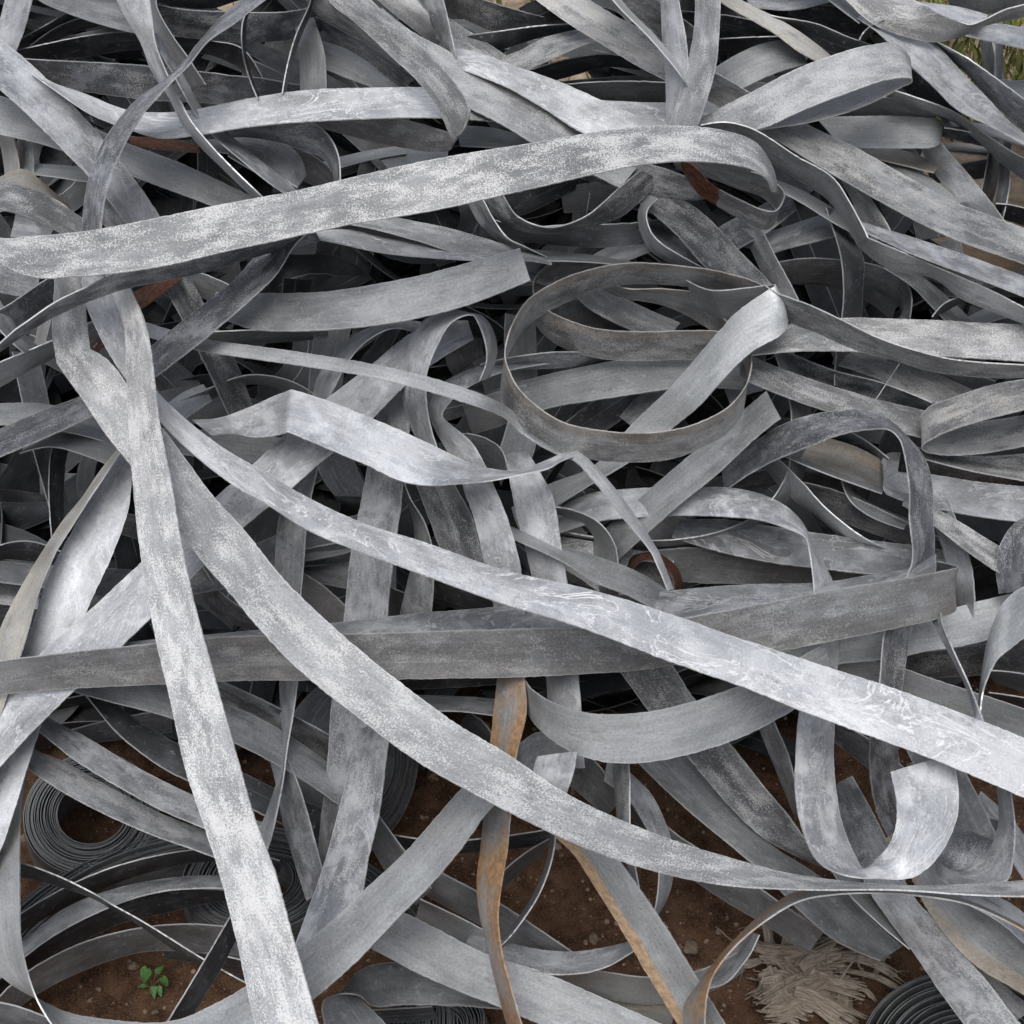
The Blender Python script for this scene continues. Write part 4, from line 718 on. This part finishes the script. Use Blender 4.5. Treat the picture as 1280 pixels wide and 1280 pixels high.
# ================================================================== coils of strip lying on the soil
def coil(label, centre, r0, r1, turns, axis, style, height=0.07, phase=0.0, gap_jit=0.0009, seed=1):
    rg = np.random.default_rng(seed)
    n = int(turns * 56)
    th = np.linspace(0, turns * 2 * math.pi, n) + phase
    r = np.linspace(r0, r1, n)
    lift = np.zeros(n)
    for q in range(9):
        r = r + gap_jit * 0.4 * np.sin(th * rg.uniform(0.08, 1.9) + rg.uniform(0, 6.3))
        lift = lift + 0.0011 * np.sin(th * rg.uniform(0.05, 0.6) + rg.uniform(0, 6.3))
    ax = Vector(axis).normalized()
    Rm = np.array(ax.to_track_quat('Z', 'Y').to_matrix())
    loc = np.stack([r * np.cos(th), r * np.sin(th), lift], -1)
    A = loc + np.array([0, 0, height])
    pts = [(X @ Rm.T) + np.array(centre) for X in (A, loc)]
    me = ribbon_mesh('strip_coil', pts[0], pts[1], thick=0.0012, camber=0.0, rows=2, wob=0.0002, u0=rg.uniform(0, 5), seed=seed)
    o = link('strip_coil', me, M[style])
    return tag(o, label, 'strip coil', 'coils of strip on the soil')

g = on_ground(120, 1050, 0.0)
coil('tightly wound coil of strip with rusty heart, lower left under two sloping strips', (g.x, g.y, 0.018), 0.044, 0.088, 25, (0.18, -0.30, 1), 'C', seed=3)
g = on_ground(255, 1318, 0.0)
coil('wide flat coil of many hoops behind the green seedling', (g.x, g.y, 0.006), 0.262, 0.310, 24, (0.03, 0.02, 1), 'C', height=0.055, seed=5)
g = on_ground(318, 1172, 0.0)
coil('smaller coil inside the wide flat coil, beside the foreground upright strip', (g.x, g.y + 0.045, 0.004), 0.045, 0.098, 22, (0.05, 0.16, 1), 'C', height=0.05, seed=7)
p = to_world(np.array([440.0]), np.array([985.0]), np.array([2.16]))[0]
coil('coil standing on edge in the dark, left of the rusty upright strip', (p[0] - 0.03, p[1] + 0.02, max(0.11, p[2])), 0.050, 0.108, 26, (0.86, -0.45, 0.30), 'C', seed=9)
g = on_ground(560, 1322, 0.0)
coil('small coil cut off by the bottom edge, left of the rusty upright foot', (g.x, g.y, 0.006), 0.030, 0.062, 12, (-0.25, 0.1, 1), 'C', height=0.05, seed=13)
g = on_ground(1212, 1385, 0.0)
coil('coil at the bottom right corner behind the blue mottled strip', (g.x, g.y, 0.01), 0.055, 0.138, 15, (-0.06, 0.0, 1), 'C', gap_jit=0.0022, seed=15)

# ================================================================== thin wire
def wire(label, pts, rad=0.0009, style='P'):
    P = np.array([to_world(np.array([x]), np.array([y]), base_depth(np.array([y])) - z * ZU)[0] for x, y, z in pts])
    o = link('wire', tube_mesh('wire', P, rad), M[style])
    return tag(o, label, 'wire', 'thin wires')
wire('thin straight wire across the strips left of the hairpin', [(1124,455,21.5),(1105,484,21.5),(1086,513,21.5)])
wire('thin dark wire hanging in the hollow below the broad speckled strip', [(734,222,16),(737,243,16),(733,268,16)], style='D')

# ================================================================== the dim inside of the heap
def hollow(x, y):
    """places where the photograph looks past the strips to the ground"""
    for (cx, cy, rx, ry) in HOLES:
        if ((x - cx) / rx)**2 + ((y - cy) / ry)**2 < 1: return True
    return False
HOLES = [(720,1120,130,95),(860,1120,90,110),(220,1230,230,75),(1075,980,60,95),(1030,1200,150,110),(45,1050,45,120),(110,1030,120,110),
         (1240,870,70,60),(1240,60,75,90),(1215,200,75,80),(1250,300,60,60),(710,92,45,30),(290,8,40,20),(625,5,40,20),(1010,5,40,15),(480,1240,60,50),(1240,1240,130,90),
         (660,250,20,15),(420,1150,420,110),(700,1000,140,110),(1180,690,20,20)]
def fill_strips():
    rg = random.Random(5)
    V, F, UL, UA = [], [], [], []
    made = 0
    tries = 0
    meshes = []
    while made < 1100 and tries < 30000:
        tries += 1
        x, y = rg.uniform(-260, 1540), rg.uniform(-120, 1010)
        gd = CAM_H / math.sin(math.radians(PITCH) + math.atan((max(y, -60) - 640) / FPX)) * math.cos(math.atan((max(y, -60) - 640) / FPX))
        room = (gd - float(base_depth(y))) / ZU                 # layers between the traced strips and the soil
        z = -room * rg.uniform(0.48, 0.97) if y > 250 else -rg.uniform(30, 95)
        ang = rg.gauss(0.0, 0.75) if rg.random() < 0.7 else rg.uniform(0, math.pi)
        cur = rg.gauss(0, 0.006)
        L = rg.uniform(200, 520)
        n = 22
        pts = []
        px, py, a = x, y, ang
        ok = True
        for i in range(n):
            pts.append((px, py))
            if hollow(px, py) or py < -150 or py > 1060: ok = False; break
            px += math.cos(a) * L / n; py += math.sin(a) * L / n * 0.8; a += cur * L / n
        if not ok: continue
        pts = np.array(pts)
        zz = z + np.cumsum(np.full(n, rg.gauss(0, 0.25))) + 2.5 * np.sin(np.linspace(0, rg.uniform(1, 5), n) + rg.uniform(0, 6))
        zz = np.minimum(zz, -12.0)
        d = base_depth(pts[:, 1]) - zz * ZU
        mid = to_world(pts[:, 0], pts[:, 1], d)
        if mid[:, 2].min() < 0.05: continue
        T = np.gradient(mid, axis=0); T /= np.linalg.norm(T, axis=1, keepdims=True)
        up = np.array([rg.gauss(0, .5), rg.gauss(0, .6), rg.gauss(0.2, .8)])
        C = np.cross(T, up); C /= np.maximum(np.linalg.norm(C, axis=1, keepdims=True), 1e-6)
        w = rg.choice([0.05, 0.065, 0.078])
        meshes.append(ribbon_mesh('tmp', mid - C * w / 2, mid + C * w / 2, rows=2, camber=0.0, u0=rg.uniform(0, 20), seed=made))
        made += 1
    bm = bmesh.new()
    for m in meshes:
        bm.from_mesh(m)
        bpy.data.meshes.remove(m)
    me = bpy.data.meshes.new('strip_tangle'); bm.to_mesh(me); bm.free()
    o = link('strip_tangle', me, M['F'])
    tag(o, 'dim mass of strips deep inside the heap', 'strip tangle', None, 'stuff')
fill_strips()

# ================================================================== ground
def simple_noise(x, y):
    return (math.sin(x*7.1 + 1.3*math.sin(y*5.3)) * math.cos(y*6.7 + 0.7) * 0.5 + math.sin(x*19.3 + y*13.1) * 0.22
            + math.sin(x*41.0 - y*37.0 + 2.0*math.sin(y*17)) * 0.13)
def ground():
    bm = bmesh.new()
    xs = np.concatenate([np.linspace(-60, -3, 24), np.linspace(-2.9, -1.0, 30), np.linspace(-0.97, 0.97, 150), np.linspace(1.0, 2.9, 30), np.linspace(3, 60, 24)])
    ys = np.concatenate([np.linspace(-30, 0.4, 16), np.linspace(0.5, 2.6, 160), np.linspace(2.65, 6, 50), np.linspace(6.3, 110, 40)])
    grid = [[bm.verts.new((x, y, 0.007 * simple_noise(x * 1.5, y * 1.5) + 0.003 * simple_noise(x * 6, y * 6) - 0.004)) for x in xs] for y in ys]
    for r in range(len(ys) - 1):
        for c in range(len(xs) - 1):
            f = bm.faces.new((grid[r][c], grid[r][c+1], grid[r+1][c+1], grid[r+1][c])); f.smooth = True
    me = bpy.data.meshes.new('ground'); bm.to_mesh(me); bm.free()
    m = bpy.data.materials.new('soil'); m.use_nodes = True
    nt = m.node_tree; P = nt.nodes['Principled BSDF']
    tc = N(nt, 'ShaderNodeTexCoord'); v = tc.outputs['Object']
    grain = noise(nt, v, 420, 4, 0.7)
    lump = noise(nt, v, 38, 5, 0.65)
    big = noise(nt, v, 5, 4, 0.6)
    c = mix(nt, ramp(nt, lump, 0.32, 0.70), (0.062, 0.032, 0.019), (0.165, 0.090, 0.054))
    c = mix(nt, ramp(nt, grain, 0.48, 0.72, 0.0, 0.6), c, (0.30, 0.20, 0.13))
    c = mix(nt, ramp(nt, grain, 0.30, 0.42, 0.55, 0.0), c, (0.028, 0.017, 0.012))
    sep = N(nt, 'ShaderNodeSeparateXYZ'); nt.links.new(v, sep.inputs[0])
    far = ramp(nt, mth(nt, 'ADD', sep.outputs[1], mth(nt, 'MULTIPLY', big, 0.8)), 3.2, 3.5)
    sand = mix(nt, ramp(nt, noise(nt, v, 26, 5, 0.7), 0.35, 0.65), (0.36, 0.26, 0.18), (0.52, 0.42, 0.32))
    sand = mix(nt, ramp(nt, big, 0.48, 0.6, 0.0, 0.55), sand, (0.17, 0.10, 0.055))
    c = mix(nt, far, c, sand)
    nt.links.new(c, P.inputs['Base Color'])
    P.inputs['Roughness'].default_value = 0.95
    P.inputs['Specular IOR Level'].default_value = 0.15
    b = N(nt, 'ShaderNodeBump'); b.inputs['Strength'].default_value = 0.9; b.inputs['Distance'].default_value = 0.006
    nt.links.new(mth(nt, 'ADD', mth(nt, 'MULTIPLY', grain, 0.5), lump), b.inputs['Height'])
    nt.links.new(b.outputs[0], P.inputs['Normal'])
    o = link('ground', me, m); o['kind'] = 'structure'
    return o
ground()

def plain_mat(name, col, rough=0.9, var=0.25, scale=60, sss=0.0):
    m = bpy.data.materials.new(name); m.use_nodes = True
    nt = m.node_tree; P = nt.nodes['Principled BSDF']
    tc = N(nt, 'ShaderNodeTexCoord')
    n = noise(nt, tc.outputs['Object'], scale, 4, 0.65)
    k = ramp(nt, n, 0.3, 0.7, 1 - var, 1 + var)
    sc = N(nt, 'ShaderNodeVectorMath', operation='SCALE'); sc.inputs[0].default_value = col
    nt.links.new(k, sc.inputs['Scale']); nt.links.new(sc.outputs[0], P.inputs['Base Color'])
    P.inputs['Roughness'].default_value = rough
    return m

# gravel grains and crumbs on the soil
def gravel():
    rg = random.Random(3)
    bm = bmesh.new(); bmesh.ops.create_icosphere(bm, subdivisions=1, radius=1)
    IV = np.array([v.co[:] for v in bm.verts]); IF = np.array([[v.index for v in f.verts] for f in bm.faces]); bm.free()
    V, F = [], []
    for i in range(5200):
        x, y = rg.uniform(-0.75, 0.75), rg.uniform(0.95, 2.1)
        s = 0.0012 + 0.0035 * rg.random()**3 + (0.006 if rg.random() < 0.012 else 0)
        z = 0.007 * simple_noise(x * 1.5, y * 1.5) + 0.003 * simple_noise(x * 6, y * 6) - 0.004
        mt = Matrix.Translation((x, y, z + s * 0.3)) @ Matrix.Rotation(rg.uniform(0, 6.3), 4, Vector((rg.random(), rg.random(), rg.random() + .01)).normalized()) @ Matrix.Diagonal((s, s * rg.uniform(.6, 1), s * rg.uniform(.5, .9), 1))
        V.append((IV @ np.array(mt.to_3x3()).T) + np.array(mt.translation)); F.append(IF + 12 * i)
    me = bpy.data.meshes.new('gravel'); me.from_pydata(np.concatenate(V).tolist(), [], np.concatenate(F).tolist())
    o = link('gravel', me, plain_mat('gravel', (0.25, 0.175, 0.125), 0.9, 0.6, 90))
    tag(o, 'tiny pebbles and crumbs scattered on the soil', 'gravel', None, 'stuff')
gravel()

# larger stones that can be told apart
def stone(x, y, s, label):
    rg = random.Random(int(x))
    g = on_ground(x, y, 0.0)
    bm = bmesh.new()
    bmesh.ops.create_icosphere(bm, subdivisions=3, radius=1)
    ph = [rg.uniform(0, 6) for _ in range(6)]
    for v in bm.verts:
        c = v.co.copy()
        k = 1 + 0.14 * math.sin(3*c.x + ph[0]) + 0.12 * math.sin(4*c.y + ph[1]) + 0.08 * math.sin(6*c.z + 3*c.x + ph[2])
        v.co = Vector((c.x * s * k, c.y * s * 0.8 * k, c.z * s * 0.62 * k))
    for f in bm.faces: f.smooth = True
    me = bpy.data.meshes.new('stone'); bm.to_mesh(me); bm.free()
    o = link('stone', me, STONE)
    o.location = (g.x, g.y, s * 0.35); o.rotation_euler = (rg.uniform(-.4, .4), rg.uniform(-.4, .4), rg.uniform(0, 6))
    tag(o, label, 'stone', 'stones on the soil')
STONE = plain_mat('stone', (0.20, 0.15, 0.11), 0.9, 0.35, 70)
stone(1054, 999, 0.0065, 'small brown stone in the soil gap left of the big hook')
stone(863, 1186, 0.011, 'pale brown stone on soil right of the tan-edged strip')
stone(742, 1174, 0.009, 'dull stone on the soil left of the tan-edged strip')
stone(898, 1166, 0.0045, 'smallest pale stone near the thin orange-brown arch')
stone(124, 1237, 0.0045, 'little pale stone on the soil left of the seedling')
stone(194, 1266, 0.0045, 'little pale stone near the bottom below the seedling')

# ------------------------------------------------------------------ green seedling
def leaf_mesh(L, W, fold=0.25, droop=0.25):
    n, mrow = 9, 5
    verts, faces = [], []
    for i in range(n):
        s = i / (n - 1)
        # heart shape: broad shoulder near the stalk, drawn-out tip
        w = W * (math.sin(min(1, s * 2.6 + 0.25) * math.pi / 2) * (1 - s**1.7)) if s < 1 else 0
        for j in range(mrow):
            q = (j / (mrow - 1)) * 2 - 1
            back = -0.14 * L * abs(q) * (1 - s) ** 3
            verts.append((q * w, s * L + back, abs(q) * w * fold - droop * L * s * s + 0.0006 * math.sin(9 * s + 4 * q)))
    for i in range(n - 1):
        for j in range(mrow - 1):
            a = i * mrow + j
            faces.append((a, a + 1, a + mrow + 1, a + mrow))
    me = bpy.data.meshes.new('leaf'); me.from_pydata(verts, [], faces)
    for p in me.polygons: p.use_smooth = True
    return me
def seedling():
    root = bpy.data.objects.new('seedling', None); COL.objects.link(root)
    g = on_ground(192, 1238, 0.0)
    root.location = g; root.scale = (0.68,) * 3
    tag(root, 'small green seedling with heart-shaped leaves growing from the soil', 'seedling')
    green = plain_mat('leaf_green', (0.075, 0.175, 0.04), 0.6, 0.4, 220)
    pale = plain_mat('stalk_green', (0.13, 0.18, 0.06), 0.6, 0.2, 90)
    nt = green.node_tree
    nt.nodes['Principled BSDF'].inputs['Subsurface Weight'].default_value = 0.15
    specs = [  # stem tip offset, leaf length, half width, heading, pitch
        ((-0.006, 0.012, 0.052), 0.030, 0.0135, 2.7, -0.75), ((0.020, 0.004, 0.034), 0.021, 0.0085, -2.2, -0.7),
        ((0.004, -0.006, 0.020), 0.022, 0.0070, 3.3, -0.35), ((0.012, -0.004, 0.018), 0.020, 0.0065, -2.7, -0.35),
        ((-0.012, -0.002, 0.018), 0.016, 0.0050, 1.6, 0.0), ((0.010, 0.012, 0.040), 0.018, 0.0075, -0.6, 0.2)]
    for tip, L, W, hd, pt in specs:
        tp = Vector(tip)
        ss = np.linspace(0, 1, 7)
        link('stalk', tube_mesh('stalk', np.stack([tp.x * ss**2, tp.y * ss**2, tp.z * ss * (1.25 - 0.25 * ss)], -1), 0.0007), pale, root)
        lf = link('leaf', leaf_mesh(L, W), green, root)
        lf.location = tp
        lf.rotation_euler = (pt, 0, hd)
seedling()

# ------------------------------------------------------------------ splintered wood
def wood():
    rg = random.Random(21)
    root = bpy.data.objects.new('splintered_wood', None); COL.objects.link(root)
    g = on_ground(1010, 1250, 0.0)
    root.location = g
    tag(root, 'clump of pale frayed splintered wood on the soil at lower right', 'wood')
    m = bpy.data.materials.new('frayed_wood'); m.use_nodes = True
    nt = m.node_tree; P = nt.nodes['Principled BSDF']
    uv = N(nt, 'ShaderNodeUVMap', uv_map='length'); oi = N(nt, 'ShaderNodeObjectInfo')
    mp = N(nt, 'ShaderNodeMapping'); mp.inputs['Scale'].default_value = (1, 12, 1)
    nt.links.new(uv.outputs[0], mp.inputs[0])
    n = noise(nt, mp.outputs[0], 70, 5, 0.7)
    c = mix(nt, ramp(nt, n, 0.3, 0.7), (0.11, 0.085, 0.063), (0.50, 0.43, 0.36))
    c = mix(nt, mth(nt, 'MULTIPLY', oi.outputs['Random'], 0.30), c, (0.22, 0.15, 0.10))
    nt.links.new(c, P.inputs['Base Color']); P.inputs['Roughness'].default_value = 0.9
    b = N(nt, 'ShaderNodeBump'); b.inputs['Strength'].default_value = 0.8; b.inputs['Distance'].default_value = 0.002
    nt.links.new(n, b.inputs['Height']); nt.links.new(b.outputs[0], P.inputs['Normal'])
    def blade(p0, heading, L, w, rise, curl, thick, name):
        n = 14
        s = np.linspace(0, 1, n)
        a = heading + curl * s
        d = L / n
        x = p0[0] + np.cumsum(np.cos(a)) * d; y = p0[1] + np.cumsum(np.sin(a)) * d
        z = p0[2] + rise * L * s - 0.5 * abs(rise) * L * s * s + 0.002 * np.sin(7 * s + p0[0] * 300)
        z = np.maximum(z, 0.002)
        mid = np.stack([x, y, z], -1)
        T = np.gradient(mid, axis=0); T /= np.linalg.norm(T, axis=1, keepdims=True)
        tw = rg.uniform(-0.9, 0.9)
        C = np.cross(T, np.array([math.sin(tw) * 0.6, math.cos(tw * 2) * 0.3, 1.0])); C /= np.linalg.norm(C, axis=1, keepdims=True)
        ww = (w * (0.35 + 0.65 * np.sin(np.pi * np.clip(s * 0.8 + 0.18, 0, 1))) * (1 - 0.75 * s**5))[:, None]
        jag = (1 + 0.18 * np.sin(s * 31 + p0[1] * 500))[:, None]
        return ribbon_mesh(name, mid - C * ww / 2 * jag, mid + C * ww / 2, thick=thick, camber=w * rg.uniform(-.16, .22), rows=4, wob=0.0004, u0=rg.uniform(0, 3), seed=rg.randrange(9999))
    # broad flakes of torn wood, whole at the root and frayed towards the tip
    def flake(p0, hd, L, w, rise, bend, roll):
        n, R = 18, max(6, int(w / 0.0011)); px_ph = rg.uniform(0, 6)
        top = []
        ln = [rg.uniform(0.74, 1.0) for _ in range(R)]
        fan = [rg.gauss(0, 0.05) for _ in range(R)]
        zj = [rg.uniform(-.0007, .0007) for _ in range(R)]
        verts, uvs = [], []
        for i in range(n):
            for j in range(R):
                off = j / (R - 1) - 0.5
                s = i / (n - 1) * ln[j]
                a = hd + bend * s + (fan[j] + off * 0.30) * max(0, s - 0.35)
                x = p0[0] + math.cos(hd + bend * s * .5) * L * s - math.sin(a) * off * w * (0.75 + 0.45 * s)
                y = p0[1] + math.sin(hd + bend * s * .5) * L * s + math.cos(a) * off * w * (0.75 + 0.45 * s)
                z = p0[2] + rise * L * s - 0.45 * rise * L * s * s + roll * off * w + 0.24 * w * math.cos(off * 4.2) + 0.06 * w * math.sin(off * 17 + hd * 5) + 0.006 * math.sin(5 * s + px_ph) + zj[j] * (0.5 + s) + 0.0025 * math.sin(6 * s + hd * 3)
                verts.append((x, y, max(z, 0.001))); uvs.append((s * L, off * w))
        faces = []
        split = [rg.uniform(0.80, 1.05) for _ in range(R)]
        for i in range(n - 1):
            for j in range(R - 1):
                if i / (n - 1) > split[j] and j % 2: continue
                q = i * R + j
                faces.append((q, q + 1, q + R + 1, q + R))
        me = bpy.data.meshes.new('splinter'); me.from_pydata(verts, [], faces)
        for nm in ('length', 'across'):
            l = me.uv_layers.new(name=nm)
            for lp in me.loops: l.data[lp.index].uv = uvs[lp.vertex_index]
        o = link('splinter', me, m, root)
        md = o.modifiers.new('thickness', 'SOLIDIFY'); md.thickness = 0.0012; md.offset = 0
    for (px, py, pz, hd, L, w, rise, bend, roll) in [
            (0.030, 0.030, 0.012, 3.35, 0.120, 0.036, 0.12, 0.5, 0.3), (0.020, 0.008, 0.014, 3.75, 0.100, 0.034, 0.05, -0.6, -.2), (-0.060, 0.012, 0.010, 0.35, 0.105, 0.032, 0.15, -0.7, 0.4),
            (-0.030, 0.052, 0.014, -0.75, 0.115, 0.030, 0.10, 0.5, -.4), (0.045, 0.022, 0.010, 4.35, 0.080, 0.034, 0.0, 0.7, 0.2), (-0.050, 0.030, 0.012, -1.3, 0.085, 0.032, 0.05, 0.8, 0.3),
            (-0.010, 0.020, 0.026, 0.9, 0.070, 0.026, 0.25, -0.9, 0.6), (0.010, 0.040, 0.024, 2.6, 0.085, 0.024, 0.15, 0.8, -.5), (-0.020, -0.004, 0.020, -0.3, 0.090, 0.030, 0.05, -0.5, 0.2),
            (-0.024, 0.050, 0.012, 1.25, 0.066, 0.022, 1.1, -0.4, 0.5), (-0.040, 0.054, 0.012, 1.75, 0.068, 0.013, 1.2, 0.2, 0.3), (-0.008, 0.050, 0.014, 0.85, 0.050, 0.018, 0.8, 0.3, 0.6),
            (0.022, 0.056, 0.014, -0.28, 0.115, 0.012, 0.22, -0.25, 0.2), (0.028, 0.048, 0.010, -0.42, 0.100, 0.009, 0.20, -0.2, 0), (0.026, 0.062, 0.012, -0.12, 0.085, 0.008, 0.3, -0.3, 0.2),
            (-0.054, 0.050, 0.008, 3.0, 0.050, 0.014, 0.3, 0.6, 0.2)]:
        flake((px, py, pz), hd, L, w, rise, bend, roll)
    for i in range(10):
        flake((rg.gauss(0, 0.036), rg.gauss(0.034, 0.02), rg.uniform(0.004, 0.02)), rg.choice([-0.3, 3.5, 1.2, -1.1]) + rg.gauss(0, .3), rg.uniform(0.03, 0.055), rg.uniform(0.005, 0.012), rg.uniform(0.1, 0.6), rg.gauss(0, 0.5), rg.gauss(0, .4))
    # loose fibres
    bm = bmesh.new()
    for i in range(110):
        px, py = rg.gauss(0, 0.042), rg.gauss(0.03, 0.028)
        t = blade((px, py, rg.uniform(0.002, 0.035)), rg.uniform(0, 6.3), rg.uniform(0.015, 0.05), rg.uniform(0.0008, 0.0026), rg.uniform(-.1, 0.7), rg.gauss(0, 1), 0.0006, 'tmp')
        bm.from_mesh(t); bpy.data.meshes.remove(t)
    me = bpy.data.meshes.new('fibres'); bm.to_mesh(me); bm.free()
    f = link('fibres', me, m, root); f['kind'] = 'stuff'
wood()

# ------------------------------------------------------------------ grass beyond the heap
def grass():
    rg = random.Random(8)
    verts, faces = [], []
    for i in range(42000):
        x, y = rg.uniform(-1.6, 2.6), rg.uniform(3.45, 6.2)
        dens = 0.5 + 0.5 * math.sin(x * 2.3 + 1.1 * math.sin(y * 1.7) + 0.6) * math.cos(y * 1.9 - 0.8)
        dens = max(dens, 0.75 if (x > 0.95 and y > 3.6) else 0)
        if rg.random() > dens * (0.95 if x > 0.9 else 0.10): continue
        h, w, a = rg.uniform(0.03, 0.10), rg.uniform(0.003, 0.007), rg.uniform(0, 6.3)
        lx, ly = rg.gauss(0, 0.03), rg.gauss(0, 0.03)
        b = len(verts)
        cx, sx = math.cos(a) * w, math.sin(a) * w
        verts += [(x - cx, y - sx, 0), (x + cx, y + sx, 0), (x + lx * .4 + cx * .7, y + ly * .4 + sx * .7, h * .6), (x + lx * .4 - cx * .7, y + ly * .4 - sx * .7, h * .6), (x + lx, y + ly, h)]
        faces += [(b, b+1, b+2, b+3), (b+3, b+2, b+4)]
    me = bpy.data.meshes.new('grass'); me.from_pydata(verts, [], faces)
    o = link('grass', me, plain_mat('grass', (0.16, 0.17, 0.045), 0.7, 0.55, 3))
    tag(o, 'yellow-green grass on the sandy ground beyond the heap', 'grass', None, 'stuff')
grass()
